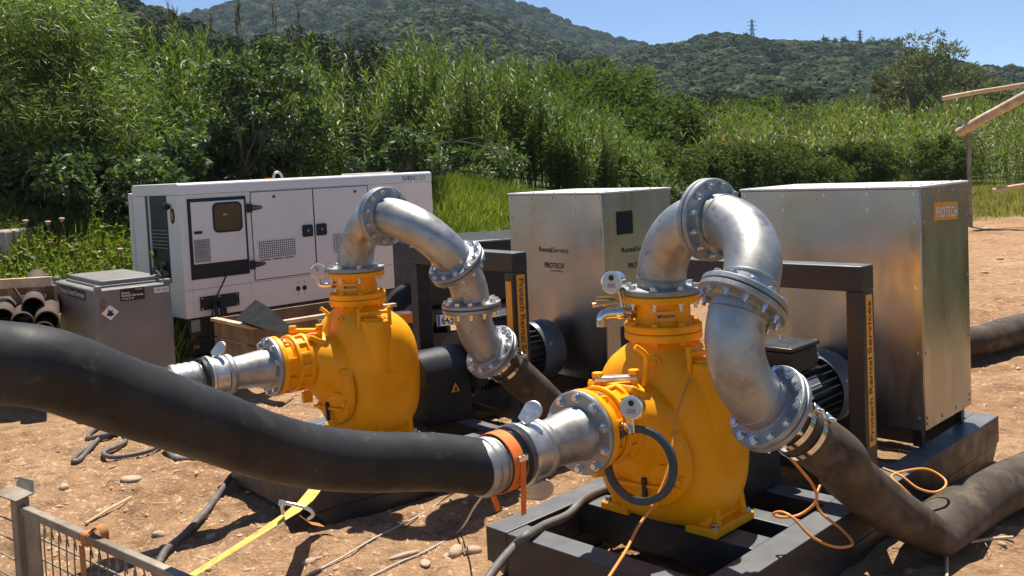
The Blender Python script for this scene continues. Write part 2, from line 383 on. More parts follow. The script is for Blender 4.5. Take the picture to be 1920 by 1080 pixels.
for w_, z_, l_ in (('Protech', .45, .185), ('Rental', .655, .155), ('Services', .83, .225)): text(w_, .036, 'ink', sgR, (gu+.068, vr-.0042, z_), (0, 0, 1), (0, -1, 0), width=l_, bold=.01)
skidL, sgL, gu, vr = make_skid(F_L, 'graphite steel skid frame with gantry under the farther left-hand pump', extra=.09)
for w_, z_, l_ in (('Protech', 1.065, .185), ('Rental', .86, .155), ('Services', .685, .225)): text(w_, .036, 'ink', sgL, (gu+.042, vr-.0042, z_), (0, 0, -1), (0, -1, 0), width=l_, bold=.01)
MB().box((gu-.004, -SW+.03, .45), (gu-.001, -SW+.08, 1.05)).build('sign_strip', 'sticker', skidL)

def supell(hu, hv, e, n=44):
    o = []
    for k in range(n):
        x = 2*math.pi*k/n; c, s = math.cos(x), math.sin(x)
        o.append((hu*math.copysign(abs(c)**(2/e), c), hv*math.copysign(abs(s)**(2/e), s)))
    return o
def loft(mb, rings, cap=True):
    n = len(rings[0]); k = len(rings)
    P = [p for r in rings for p in r]
    F = [(i*n+j, i*n+(j+1) % n, (i+1)*n+(j+1) % n, (i+1)*n+j) for i in range(k-1) for j in range(n)]
    if cap: F += [tuple(range(n-1, -1, -1)), tuple(range((k-1)*n, k*n))]
    return mb.add(P, F)
def catmull(keys, per=5):
    K = np.array(keys, float); out = []
    for i in range(len(K)-1):
        a, b, c, d = K[max(i-1, 0)], K[i], K[i+1], K[min(i+2, len(K)-1)]
        for j in range(per):
            t = j/per; out.append(.5*((2*b)+(c-a)*t+(2*a-5*b+4*c-d)*t*t+(3*b-a-3*c+d)*t**3))
    out.append(K[-1]); return out
DA = .533                                              # u of the vertical discharge axis
def gauge(parent, c, face, r, digital=True):
    face = Vector(face).normalized(); c = Vector(c)
    g = MB().lathe([(r*.80, -r*1.15), (r*.97, -r*1.0), (r*.97, -.004), (r*1.04, 0), (r*1.04, .006), (r*.90, .007)], c, face, 28).build('pressure_gauge', 'chrome', parent)
    MB().lathe([(r*.88, 0), (r*.88, .0015)], c+face*.0065, face, 28).build('dial', 'screen', g)
    up = Vector((0, 0, 1)); up = (up-face*up.dot(face)).normalized(); sd = face.cross(up)
    if digital:
        MB().lathe([(r*.26, 0), (r*.26, .002)], c+face*.008+up*r*.40, face, 16).build('button', 'black', g)
        q = c+face*.0085-up*r*.30; mb = MB(); hw, hh = r*.38, r*.20
        mb.prism([q-sd*hw-up*hh, q+sd*hw-up*hh, q+sd*hw+up*hh, q-sd*hw+up*hh], face*.001); mb.build('display', 'sticker_grey', g)
    else:
        q = c+face*.0085; MB().bar(q-up*r*.1, q+up*r*.55+sd*r*.3, .004, .001, face).build('needle', 'ink', g)
    return g
def make_pump(F, label, near):
    t = thing('self_priming_pump', label, 'pump', F, (.56, VC, SZ), 'yellow pumps')
    keys = [(.232, .10, .15, .56, 2.2), (.25, .15, .21, .56, 2.4), (.30, .195, .255, .56, 2.8), (.40, .235, .287, .565, 3.0), (.55, .248, .296, .568, 3.0), (.70, .246, .293, .568, 2.9),
            (.80, .232, .278, .562, 2.7), (.87, .202, .244, .553, 2.5), (.92, .160, .19, .543, 2.3), (.955, .132, .142, .537, 2.05), (.985, .116, .118, DA, 2), (1.0, .113, .113, DA, 2)]
    rings = []
    for z, hu, hv, cu, e in catmull(keys): rings.append([(cu+a, VC+b, z) for a, b in supell(hu, hv, max(e, 2))])
    cas = loft(MB(), rings).build('casing', 'yellow', t, ang=60)
    # suction chamber swelling out of the front of the casing
    keys = [(.19, .70, .140), (.25, .675, .172), (.32, .635, .203), (.39, .60, .220), (.48, .58, .222)]
    rings = []
    for u, z, r in catmull(keys, 4):
        k = math.sin(R(18)); rings.append([(u+r*math.sin(x)*k*(u-.2)*3, VC+r*math.cos(x), z+r*math.sin(x)) for x in [2*math.pi*i/36 for i in range(36)]])
    loft(MB(), rings).build('suction_chamber', 'yellow', t, ang=60)
    # round cover plate with rim, bosses, ribs
    cc = Vector((.345, VC-.055, .535))
    cp = MB().lathe([(.192, .0), (.192, .028), (.184, .036), (.160, .040), (.150, .052), (.06, .075), (.0, .078)], cc, (-1, 0, 0), 44, cap=False).build('cover_plate', 'yellow', t, ang=50)
    for k in range(6):
        x = R(20+60*k); q = cc+Vector((-.036, .172*math.cos(x), .172*math.sin(x)))
        MB().lathe([(.026, -.03), (.026, .008), (.022, .012)], q, (-1, 0, 0), 16).build('boss', 'yellow', cp)
        inst('bolt', B_Y, cp, q+Vector((-.011, 0, 0)), (-1, 0, 0))
    for zz in (.0, -.085):
        MB().bar(cc+Vector((-.05, -.15, zz)), cc+Vector((-.06, .13, zz-.02)), .05, .016).build('rib', 'yellow', cp, .006)
    MB().lathe([(.028, 0), (.026, .03), (.014, .034)], cc+Vector((-.055, -.05, .06)), (-1, 0, 0), 14).build('plug', 'yellow', cp)
    MB().bar(cc+Vector((-.075, -.02, -.16)), cc+Vector((-.08, -.02, -.06)), .018, .018).build('drain_lever', 'black', cp, .003)
    # feet
    for sgn in (-1, 1):
        v0 = VC+sgn*.14; v1 = VC+sgn*.285; mb = MB()
        a, b = sorted((v0, v1)); mb.box((.43, a, SZ+.004), (.72, b, SZ+.040))
        ft = mb.build('foot', 'yellow', t, .008)
        vv = VC+sgn*.225
        for uu in (.475, .66):
            MB().prism([(uu, vv-.035*sgn, SZ+.038), (uu, vv+.045*sgn, SZ+.038), (uu, vv+.02*sgn, SZ+.20), (uu, vv-.08*sgn, SZ+.20)], (.03, 0, 0)).build('web', 'yellow', ft, .006)
        mb = MB(); vm = VC+sgn*.19; q = [(.445, vm-.055, SZ+.036), (.705, vm-.055, SZ+.036), (.66, vm-.05, SZ+.15), (.49, vm-.05, SZ+.15)]
        mb.prism(q, (0, .11, 0)); mb.build('pedestal', 'yellow', ft, .012)
        for uu in (.455, .695): inst('bolt', B_Z, ft, (uu, VC+sgn*.262, SZ+.040), (0, 0, 1))
    # filler port on the right shoulder with its clamp bar
    fc = Vector((.50, VC-.225, 0))
    fp = MB().lathe([(.078, .62), (.078, .90), (.072, .908), (.06, .909), (.058, .900), (.0, .900)], fc, (0, 0, 1), 30, cap=False).build('filler_port', 'yellow', t)
    MB().lathe([(.062, .902), (.062, .918), (.03, .922), (.0, .923)], fc, (0, 0, 1), 26, cap=False).build('filler_cap', 'yellow', fp)
    MB().bar(fc+Vector((-.085, .03, .945)), fc+Vector((.085, -.03, .945)), .03, .018).build('clamp_bar', 'yellow', fp, .004)
    for k in (-1, 1): MB().cyl(fc+Vector((.078*k, -.028*k, .87)), fc+Vector((.078*k, -.028*k, .972)), .011, 10).build('clamp_bolt', 'yellow', fp)
    # discharge neck, three flanges
    nk = MB().lathe([(.113, 1.0), (.113, 1.15)], (DA, VC, 0), (0, 0, 1), 40).build('discharge_neck', 'yellow', t)
    for z0, z1, nm in ((.975, 1.006, 'flange'), (1.009, 1.037, 'flange'), (1.128, 1.155, 'flange')):
        MB().lathe([(.118, z0), (.155, z0), (.158, z0+.004), (.158, z1-.004), (.155, z1), (.113, z1)], (DA, VC, 0), (0, 0, 1), 48).build(nm, 'yellow', nk)
    bolt_ring(nk, (DA, VC, 1.037), (0, 0, 1), .137, 8, B_Y); bolt_ring(nk, (DA, VC, .975), (0, 0, -1), .137, 8, B_Y)
    bolt_ring(nk, (DA, VC, 1.128), (0, 0, -1), .137, 8, B_N, 'nut')
    an = R(-139); n = Vector((math.cos(an), math.sin(an), 0)); sd = Vector((-n.y, n.x, 0)); c = Vector((DA, VC, 1.078))+n*.117
    pl = MB().prism([c-sd*.04-Vector((0, 0, .02)), c+sd*.04-Vector((0, 0, .02)), c+sd*.04+Vector((0, 0, .02)), c-sd*.04+Vector((0, 0, .02))], n*.003).build('name_plate', 'sticker', nk)
    text('IMPULSIÓN', .0125, 'ink', pl, c-sd*.034-Vector((0, 0, .006))+n*.0045, sd, n, width=.068, bold=.02)
    # plug boss below the flange
    an = R(-160); n = Vector((math.cos(an), math.sin(an), .25)).normalized(); q = Vector((.535, VC, .90))+Vector((math.cos(an)*.165, math.sin(an)*.19, 0))
    MB().lathe([(.03, -.03), (.028, .012), (.014, .016)], q, n, 16).build('boss', 'yellow', cas); inst('bolt', B_Y, cas, q+n*.014, n)
    # suction check valve: flange, neck, swivel ring with windows, clamp gear on top
    ax = (1, 0, 0); z = .705
    sv = MB().lathe([(.11, 0), (.152, 0), (.156, .004), (.156, .026), (.150, .030), (.124, .032), (.122, .075), (.138, .085), (.142, .15), (.135, .20), (.128, .25)], (0, VC, z), ax, 44).build('check_valve', 'yellow', t, ang=40)
    MB().lathe([(.142, .088), (.152, .092), (.152, .108), (.142, .112)], (0, VC, z), ax, 44, cap=False).build('clamp_ring', 'yellow', sv)
    MB().lathe([(.142, .150), (.155, .154), (.155, .175), (.142, .18)], (0, VC, z), ax, 44, cap=False).build('clamp_ring', 'yellow', sv)
    for k in range(14):
        x = R(k*360/14); d = Vector((0, math.cos(x), math.sin(x)))
        MB().bar(Vector((.10, VC, z))+d*.146, Vector((.168, VC, z))+d*.149, .018, .012, d).build('rib', 'yellow', sv, .003)
    for k in range(8):
        x = R(22+k*45); d = Vector((0, math.cos(x), math.sin(x)))
        MB().prism([Vector((.03, VC, z))+d*.122, Vector((.085, VC, z))+d*.138, Vector((.03, VC, z))+d*.148], Vector(ax).cross(d)*.012).build('gusset', 'yellow', sv, .002)
    q = Vector((.20, VC-.005, z+.155))
    MB().bar(q+Vector((-.07, .05, .012)), q+Vector((.07, -.05, .004)), .042, .02).build('clamp_plate', 'yellow' if not near else 'alu', sv, .004)
    for k, (du, dv) in enumerate(((-.055, .04), (.06, -.045))):
        MB().cyl(q+Vector((du, dv, -.04)), q+Vector((du, dv, .028)), .014, 10).build('clamp_bolt', 'yellow', sv)
        MB().lathe([(.022, .0), (.022, .016)], q+Vector((du, dv, .02)), (0, 0, 1), 6).build('nut', 'yellow', sv)
    MB().tube(spline([q+Vector((.09, -.07, -.03)), q+Vector((.10, -.075, .04)), q+Vector((.10, -.075, .09)), q+Vector((.07, -.05, .125))], 5), .011, 8).build('lever', 'yellow', sv)
    MB().tube(spline([q+Vector((.15, -.04, -.05)), q+Vector((.16, -.045, .03)), q+Vector((.175, -.05, .06)), q+Vector((.20, -.06, .062))], 5), .007, 8).build('hook', 'yellow', sv)
    ld = MB().prism([(.165, VC-.11, z+.128), (.165, VC+.11, z+.128), (.345, VC+.12, z+.040), (.345, VC-.12, z+.040)], (.012, 0, .024)).build('inspection_lid', 'yellow', sv, .006)
    for k in (-1, 1):
        for uu in (.19, .32): inst('bolt', B_Y, ld, (uu+.012, VC+k*.09, z+.115-(uu-.165)*.49+.026), (.44, 0, .9))
    for k in range(5):
        x = R(-70+k*45); d = Vector((0, math.cos(x), math.sin(x))); inst('nut', B_N, sv, Vector((.030, VC, z))+d*.139, (1, 0, 0))
    MB().lathe([(.036, -.02), (.034, .03), (.016, .032)], (.27, VC+.15, .47), (-1, .3, 0), 16).build('drain_boss', 'yellow', t)
    return t
pumpR = make_pump(F_R, 'yellow cast pump nearest the camera with big galvanised elbows on top', True)
pumpL = make_pump(F_L, 'yellow cast pump in front of the white generator, left of centre', False)
camdir = lambda F, p: (Vector((0, 0, CAM_H))-wpt(F, *p)).normalized()
def to_local(F, d):
    a = -F[2]; return Vector((d.x*math.cos(a)-d.y*math.sin(a), d.x*math.sin(a)+d.y*math.cos(a), d.z))
# near pump: upper gauge cluster with ball valves on the neck's left, lower gauge on the suction side
lf = to_local(F_R, Vector((-1, -.12, 0)).normalized()); fw = to_local(F_R, Vector((-.1, -1, 0)).normalized()); up = Vector((0, 0, 1))
nk = Vector((DA, VC, 1.085))
p0 = nk+lf*.105
vb = MB().cyl(p0, p0+lf*.095, .016, 12).build('valve_pipe', 'chrome', pumpR)
MB().lathe([(.026, 0), (.026, .02)], p0+lf*.012, lf, 6).build('hex_nipple', 'chrome', vb)
MB().lathe([(.022, 0), (.025, .012), (.025, .034), (.02, .046)], p0+lf*.045, lf, 16).build('valve_body', 'chrome', vb)
MB().tube(spline([p0+lf*.09, p0+lf*.125, p0+lf*.148-up*.012, p0+lf*.152-up*.05], 5), .02, 14).build('spout', 'chrome', vb)
MB().tube(spline([p0+lf*.06+up*.018, p0+lf*.06+up*.045, p0+lf*.10+up*.062, p0+lf*.17+up*.064], 5), [(.012, .005)]*16, 8).build('lever_handle', 'brass', vb)
MB().cyl(p0+lf*.08+up*.046, p0+lf*.185+up*.040+fw*.01, .010, 10).build('lever_handle', 'brass', vb)
MB().cyl(p0+lf*.06+up*.01, p0+lf*.075+up*.10, .010, 10).build('gauge_stem', 'chrome', vb)
gauge(pumpR, p0+lf*.100+up*.128+fw*.01, fw+lf*.55+up*.1, .045)
q = Vector((.065, VC-.15, .735)); out = Vector((-.25, -1, 0)).normalized()
vp = MB().cyl(q-out*.03, q+out*.05, .014, 12).build('valve_pipe', 'chrome', pumpR)
MB().lathe([(.02, 0), (.023, .01), (.023, .03), (.017, .042)], q+out*.012, out, 14).build('valve_body', 'chrome', vp)
MB().cyl(q+out*.045-up*.012, q+out*.045+up*.045, .011, 10).build('gauge_stem', 'chrome', vp)
gauge(pumpR, q+out*.045+up*.078-fw*.0, fw+lf*.35+up*.1, .042)
# far pump: one plain dial gauge on a bent pipe
lf2 = to_local(F_L, Vector((-1, -.05, 0)).normalized()); fw2 = to_local(F_L, Vector((.3, -1, 0)).normalized())
p0 = nk+lf2*.10
gp = MB().tube(spline([p0, p0+lf2*.08, p0+lf2*.108+up*.008, p0+lf2*.112+up*.04], 5), .013, 12).build('gauge_pipe', 'chrome', pumpL)
MB().lathe([(.022, 0), (.022, .02)], p0+lf2*.02, lf2, 6).build('hex_nipple', 'chrome', gp)
gauge(pumpL, p0+lf2*.112+up*.082, fw2, .042, False)

# ------------------------------------------------------------------ motors and coupling guards
def make_motor(F, label):
    t = thing('electric_motor', label, 'motor', F, (1.5, VC, SZ), 'black electric motors')
    cz = .505; o = (0, VC, cz); ax = (1, 0, 0)
    MB().lathe([(.16, 1.19), (.205, 1.20), (.205, 1.222), (.17, 1.228)], o, ax, 40).build('end_shield', 'darksteel', t)
    bd = MB().lathe([(.15, 1.345), (.152, 1.36), (.152, 1.74), (.15, 1.76)], o, ax, 40).build('body', 'darksteel', t)
    for k in range(30):
        x = R(k*12+6); d = Vector((0, math.cos(x), math.sin(x)))
        if math.sin(x) > .86: continue
        MB().bar(Vector((1.36, VC, cz))+d*.166, Vector((1.74, VC, cz))+d*.166, .007, .034, d).build('cooling_fin', 'darksteel', bd)
    fc = MB().lathe([(.187, 1.75), (.19, 1.755), (.19, 1.90), (.183, 1.925), (.14, 1.945), (.0, 1.948)], o, ax, 44, cap=False).build('fan_cover', 'fan', t)
    for x in (40, 100, 160): inst('bolt', B_S, fc, Vector((1.80, VC, cz))+Vector((0, math.cos(R(x)), math.sin(R(x))))*.19, (0, math.cos(R(x)), math.sin(R(x))))
    tb = MB().box((1.40, VC-.10, .655), (1.66, VC+.10, .765)).build('terminal_box', 'darksteel', t, .008)
    MB().box((1.39, VC-.11, .767), (1.67, VC+.11, .788)).build('lid', 'darksteel', tb, .006)
    for du in (1.405, 1.655):
        for dv in (-.095, .095): inst('bolt', B_S, tb, (du, VC+dv, .788), (0, 0, 1))
    e = MB(); c = Vector((1.70, VC-.06, .665)); e.tube([c+Vector((.0, .022*math.cos(R(x)), .03+.022*math.sin(R(x)))) for x in range(-60, 241, 20)], .007, 8); e.build('lifting_eye', 'chrome', t)
    MB().prism([(1.47, VC-.150, .575), (1.58, VC-.150, .575), (1.58, VC-.118, .625), (1.47, VC-.118, .625)], (0, -.012, .008)).build('rating_plate', 'ink_white', t)
    for u0 in (1.38, 1.66): MB().box((u0, VC-.17, SZ+.002), (u0+.07, VC+.17, .37)).build('foot', 'darksteel', t, .006)
    # coupling guard: arched hood between pump and motor
    g = thing('coupling_guard', label.replace('electric motor with finned body', 'arched coupling guard'), 'guard', F, (1.08, VC, SZ), 'arched coupling guards')
    prof = [(VC-.15, SZ+.002), (VC-.15, .50)]+[(VC+.15*math.cos(x), .50+.14*math.sin(x)) for x in [math.pi-math.pi*k/16 for k in range(1, 16)]]+[(VC+.15, .50), (VC+.15, SZ+.002)]
    MB().prism([(.86, y, z) for y, z in prof], (.325, 0, 0)).build('hood', 'darksteel', g, .006)
    c = Vector((1.06, VC-.153, .42)); tri = MB().prism([c+Vector((-.04, 0, -.03)), c+Vector((.04, 0, -.03)), c+Vector((0, 0, .04))], (0, -.002, 0)).build('warning_triangle', 'ink', g)
    def tr(s, dy): return [c+Vector((-.04*s, dy, -.03*s-.002*(s-1))), c+Vector((.04*s, dy, -.03*s)), c+Vector((0, dy, .04*s))]
    MB().prism(tr(.8, -.004), (0, -.001, 0)).build('warning_field', 'sticker', tri)
    MB().prism([c+Vector((-.012, -.0062, -.018)), c+Vector((.012, -.0062, -.018)), c+Vector((.004, -.0062, .014))], (0, -.001, 0)).build('warning_symbol', 'ink', tri)
    return t
make_motor(F_R, 'black electric motor with finned body behind the nearer right-hand pump')
make_motor(F_L, 'black electric motor with finned body behind the farther left-hand pump')

# ------------------------------------------------------------------ stainless cabinets
def make_cabinet(F, u0, v0, du, dv, label, kind):
    t = thing('steel_cabinet', label, 'cabinet', F, (u0+du/2, v0+dv/2, SZ), 'stainless steel cabinets')
    z0, z1 = .316, 1.500
    MB().box((u0+.012, v0+.012, z0+.004), (u0+du-.012, v0+dv-.012, z1-.012)).build('core', 'darksteel', t)
    a = MB().box((u0, v0+.004, z0), (u0+.010, v0+dv-.004, z1)).build('panel', 'stainless', t, .002)
    b = MB().box((u0+.004, v0, z0), (u0+du-.004, v0+.010, z1)).build('panel', 'stainless', t, .002)
    c = MB().box((u0+du-.010, v0+.004, z0), (u0+du, v0+dv-.004, z1)).build('panel', 'stainless', t, .002)
    d = MB().box((u0+.004, v0+dv-.010, z0), (u0+du-.004, v0+dv, z1)).build('panel', 'stainless', t, .002)
    MB().box((u0-.004, v0-.004, z1+.002), (u0+du+.004, v0+dv+.004, z1+.014)).build('top_panel', 'toppanel', t, .003)
    for uu in (u0+.03, u0+du-.07):
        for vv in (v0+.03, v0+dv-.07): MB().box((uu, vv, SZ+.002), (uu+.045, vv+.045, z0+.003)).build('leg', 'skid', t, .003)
    for k in range(5):
        vv = v0+.03+(dv-.06)*k/4
        inst('screw', B_S, a, (u0-.0005, vv, z1-.022), (-1, 0, 0))
        if k in (1, 3): inst('screw', B_S, a, (u0-.0005, vv, z1-.10), (-1, 0, 0))
    for k in range(4):
        uu = u0+.03+(du-.06)*k/3; inst('screw', B_S, b, (uu, v0-.0005, z1-.022), (0, -1, 0)); inst('screw', B_S, b, (uu, v0-.0005, z0+.03), (0, -1, 0))
    for k in range(4):
        zz = z0+.06+(z1-z0-.22)*k/3
        inst('screw', B_S, a, (u0-.0005, v0+.03, zz), (-1, 0, 0)); inst('screw', B_S, b, (u0+.03, v0-.0005, zz), (0, -1, 0)); inst('screw', B_S, a, (u0-.0005, v0+dv-.03, zz), (-1, 0, 0))
        inst('screw', B_S, b, (u0+du-.03, v0-.0005, zz), (0, -1, 0))
    for k in range(5): inst('screw', B_S, t, (u0+.015, v0+.05+(dv-.1)*k/4, z1+.0145), (0, 0, 1)); inst('screw', B_S, t, (u0+.06+(du-.1)*k/4, v0+.02, z1+.0145), (0, 0, 1))
    if kind == 'R':
        s = MB().prism([(u0+.155, v0-.0025, 1.335), (u0+.475, v0-.0025, 1.322), (u0+.48, v0-.0025, 1.412), (u0+.16, v0-.0025, 1.425)], (0, .002, 0)).build('logo_sticker', 'sticker', b)
        text('PROTECH', .052, 'ink_white', s, (u0+.175, v0-.0042, 1.350), (1, 0, -.04), (0, -1, 0), width=.285, bold=.03)
    else:
        n = (-1, 0, 0); x = (0, -1, 0); ue = u0-.0018
        text('Rental', .034, 'ink', a, (ue, v0+.613, 1.123), x, n, width=.13, bold=.02); text('Service', .034, 'ink', a, (ue, v0+.475, 1.123), x, n, width=.15)
        text('PROTECH', .034, 'ink', a, (ue, v0+.563, 1.020), x, n, width=.19, bold=.03); text('CONTINENTAL', .014, 'ink', a, (ue, v0+.51, .994), x, n, width=.13)
        n = (0, -1, 0); x = (1, 0, 0); ve = v0-.0018
        text('Rental', .034, 'ink', b, (u0+.155, ve, 1.123), x, n, width=.13, bold=.02); text('Service', .034, 'ink', b, (u0+.295, ve, 1.123), x, n, width=.15)
        text('PROTECH', .034, 'ink', b, (u0+.21, ve, 1.020), x, n, width=.19, bold=.03)
        for zt, uu in ((1.386, .121), (.66, .121)):
            MB().box((u0+uu, v0-.001, zt-.146), (u0+uu+.146, v0+.005, zt)).build('vent', 'black', b)
            for k in range(15): MB().prism([(u0+uu, v0-.0015, zt-.146+k*.0097), (u0+uu, v0-.006, zt-.146+k*.0097), (u0+uu, v0-.0015, zt-.146+k*.0097+.0055)], (.146, 0, 0)).build('louvre', 'darksteel', b)
    return t
make_cabinet(F_R, 2.0043, -SW+.0703, .637, .981, 'stainless steel cabinet with orange sticker on its narrow side', 'R')
make_cabinet(F_L, 2.0043, -SW+.0703, .637, .915, 'stainless steel cabinet with black lettering and louvred vent', 'L')

# ------------------------------------------------------------------ discharge pipework
PR = .100
def arc(p, a, b, Rr, n=18):
    p, a, b = Vector(p), Vector(a).normalized(), Vector(b).normalized(); an = a.angle(b); nn = (b-a*b.dot(a)).normalized()
    pts = [p+a*(Rr*math.sin(an*k/n))+nn*(Rr*(1-math.cos(an*k/n))) for k in range(n+1)]
    return pts
def fl_pair(t, c, n, up_bolts=True):
    c, n = Vector(c), Vector(n).normalized()
    for s, m in ((-1, 'flange'), (1, 'flange')):
        h = [(PR, .002), (.155, .002), (.159, .005), (.159, .020), (.155, .024), (PR+.02, .024), (PR+.004, .030), (PR, .034)]
        o = MB().lathe(h, c, n*s, 48).build('flange', 'flange', t)
        bolt_ring(o, c+n*s*.024, n*s, .135, 12, B_Z if s < 0 else B_N, 'bolt' if s < 0 else 'nut')
    MB().lathe([(.148, -.0018), (.148, .0018)], c, n, 40).build('gasket', 'rubber', t)
def base_flange(t):
    o = MB().lathe([(PR, 1.158), (.155, 1.158), (.158, 1.162), (.158, 1.178), (.154, 1.182), (PR+.004, 1.186)], (DA, VC, 0), (0, 0, 1), 48).build('flange', 'flange', t)
    bolt_ring(o, (DA, VC, 1.182), (0, 0, 1), .137, 8, B_Z)
def weld(t, c, n): MB().lathe([(PR, -.006), (PR+.003, -.003), (PR+.0035, 0), (PR+.003, .003), (PR, .006)], c, n, 36, cap=False).build('weld_seam', 'flange', t)
def pipe_R():
    t = thing('discharge_pipe', 'three bolted galvanised elbows arching over the nearer pump', 'pipe', F_R, (DA, VC, 1.158), 'galvanised discharge pipes'); base_flange(t)
    psi, th, R1, R2, R3, e1, e2, s1, s2, s3 = [-0.1824, -0.656, 0.2649, 0.3177, 0.2463, -0.6561, -0.3852, 0.016, -0.0109, 0.0318]
    z = Vector((0, 0, 1)); p = Vector((DA, VC, 1.172)); S = Vector((DA, VC, 1.18+s1)); b = Vector((math.sin(psi), -math.cos(psi), 0))
    pts = [p]+arc(S, z, b, R1); MB().tube(pts, PR, 36).build('elbow', 'galv', t, ang=60)
    weld(t, pts[2], pts[3]-pts[1]); weld(t, pts[-2], b); c1 = pts[-1]+b*.015; fl_pair(t, c1, b); p = pts[-1]+b*.03
    side = Vector((math.cos(psi), math.sin(psi), 0)); n = side*math.sin(th)-z*math.cos(th)
    pts = arc(p, b, n, R2-.008); MB().tube(pts, PR, 36).build('elbow', 'galv', t, ang=60)
    weld(t, pts[2], pts[3]-pts[1]); weld(t, pts[-3], pts[-2]-pts[-4]); c2 = pts[-1]+n*.015; fl_pair(t, c2, n); p = pts[-1]+n*.03
    bb = Vector((math.cos(e1)*math.cos(e2), math.cos(e1)*math.sin(e2), math.sin(e1)))
    pts = arc(p, n, bb, R3); pts.append(pts[-1]+bb*s3); MB().tube(pts, PR, 36).build('elbow', 'galv', t, ang=60)
    weld(t, pts[2], pts[3]-pts[1]); weld(t, pts[-3], bb); c3 = pts[-1]+bb*.015; fl_pair(t, c3, bb)
    e = c3+bb*.03; MB().cyl(e-bb*.01, e+bb*.20, .090, 32).build('hose_tail', 'galv', t)
    return wpt(F_R, *e), wdir(F_R, bb)
def pipe_L():
    t = thing('discharge_pipe', 'galvanised elbow pipe with four flanges above the farther left pump', 'pipe', F_L, (DA, VC, 1.158), 'galvanised discharge pipes'); base_flange(t)
    psi, th, R1, R2, R3, R4, e3, f3, e4, f4, s1, s2 = [0.0796, 0.6704, 0.279, 0.3174, 0.364, 0.3492, -1.5288, 0.1101, -0.7449, 0.0176, 0.0043, 0.0025]
    z = Vector((0, 0, 1)); S = Vector((DA, VC, 1.18+s1)); b = Vector((math.sin(psi), -math.cos(psi), 0))
    pts = [Vector((DA, VC, 1.172))]+arc(S, z, b, R1); MB().tube(pts, PR, 36).build('elbow', 'galv', t, ang=60)
    fl_pair(t, pts[-1]+b*.015, b); p = pts[-1]+b*.03
    side = Vector((math.cos(psi), math.sin(psi), 0)); n = side*math.sin(th)-z*math.cos(th)
    pts = arc(p, b, n, R2); pts.append(pts[-1]+n*s2); MB().tube(pts, PR, 36).build('elbow', 'galv', t, ang=60)
    fl_pair(t, pts[-1]+n*.015, n); p = pts[-1]+n*.03
    for e, f, Rr in ((e3, f3, R3), (e4, f4, R4)):
        bb = Vector((math.cos(e)*math.cos(f), math.cos(e)*math.sin(f), math.sin(e)))
        pts = arc(p, n, bb, Rr); MB().tube(pts, PR, 36).build('elbow', 'galv', t, ang=60)
        fl_pair(t, pts[-1]+bb*.015, bb); p = pts[-1]+bb*.03; n = bb
    MB().cyl(p-n*.01, p+n*.20, .090, 32).build('hose_tail', 'galv', t)
    return wpt(F_L, *p), wdir(F_L, n)
eR, dR = pipe_R(); eL, dL = pipe_L()
# ================================================================== HOSES
def band(t, c, d, r, w=.022):
    b = MB().lathe([(r, -w/2), (r+.004, -w/2), (r+.004, w/2), (r, w/2)], c, d, 36, cap=False).build('clamp_band', 'chrome', t)
    s = Vector(d).cross(Vector((0, 0, 1))).normalized(); u2 = s.cross(Vector(d)).normalized(); q = Vector(c)+(s*.75+u2*.66).normalized()*(r+.012)
    MB().bar(q-Vector(d)*w*.7, q+Vector(d)*w*.7, .03, .016, (s*.75+u2*.66)).build('clamp_screw', 'chrome', b, .003)
    MB().cyl(q-s*.03, q+s*.035, .006, 8).build('clamp_bolt', 'bolt', b)
# near discharge hose: drops from the elbow, folds on the ground and runs off to the right
kink = at(1742, 1000, 3.93)
def seg(a, b, n): return [a+(b-a)*k/n for k in range(n)]
A1 = at(1655, 945, 3.74)
pts = spline([eR+dR*.03, eR+dR*.16, eR+dR*.34, at(1590, 890, 3.58), A1], 8)[:-1]+seg(A1, kink, 5); n1 = len(pts)
B1 = onz(1835, 938, .115)
pts2 = seg(kink, B1, 6)+spline([B1, onz(1920, 897, .112), onz(2010, 860, .11), onz(2200, 800, .11), onz(2600, 720, .11)], 8)
hr = thing('rubber_hose', 'dusty dark hose folding at the ground right of the nearer pump', 'hose', W0, (kink.x, kink.y, 0), 'layflat rubber hoses')
rad = [(.100, .100) if k < n1-6 else (.100+.020*(k-n1+6)/5, .100-.012*(k-n1+6)/5) for k in range(n1)]
rad2 = [(.132-.018*min(1, k/8), .082+.026*min(1, k/5)) for k in range(len(pts2))]
MB().tube(pts+pts2, rad+rad2, 48).build('hose_body', 'rubber_dusty', hr, ang=50)
for k in (.07, .135): band(hr, eR+dR*k, dR, .103)
# far discharge hose: down behind the near pump, along the ground behind the cabinets, out at the right
hl = thing('rubber_hose', 'dark hose from the farther pump running behind the cabinets to the right', 'hose', W0, (.4, 5.6, 0), 'layflat rubber hoses')
P = [eL+dL*.03, eL+dL*.16, eL+dL*.4, eL+dL*.72, eL+dL*.92+Vector((.06, .04, .06)), Vector((.75, 5.85, .11)), Vector((1.6, 6.4, .11)), Vector((2.8, 7.3, .12)), onz(1830, 640, .12), onz(1885, 624, .13), onz(1960, 608, .13), onz(2200, 575, .13)]
pp = spline(P, 9)
MB().tube(pp, [(.100, .100) if k < 36 else (.135, .122) for k in range(len(pp))], 32).build('hose_body', 'rubber_dusty', hl, ang=50)
for k in (.05, .115): band(hl, eL+dL*k, dL, .103)

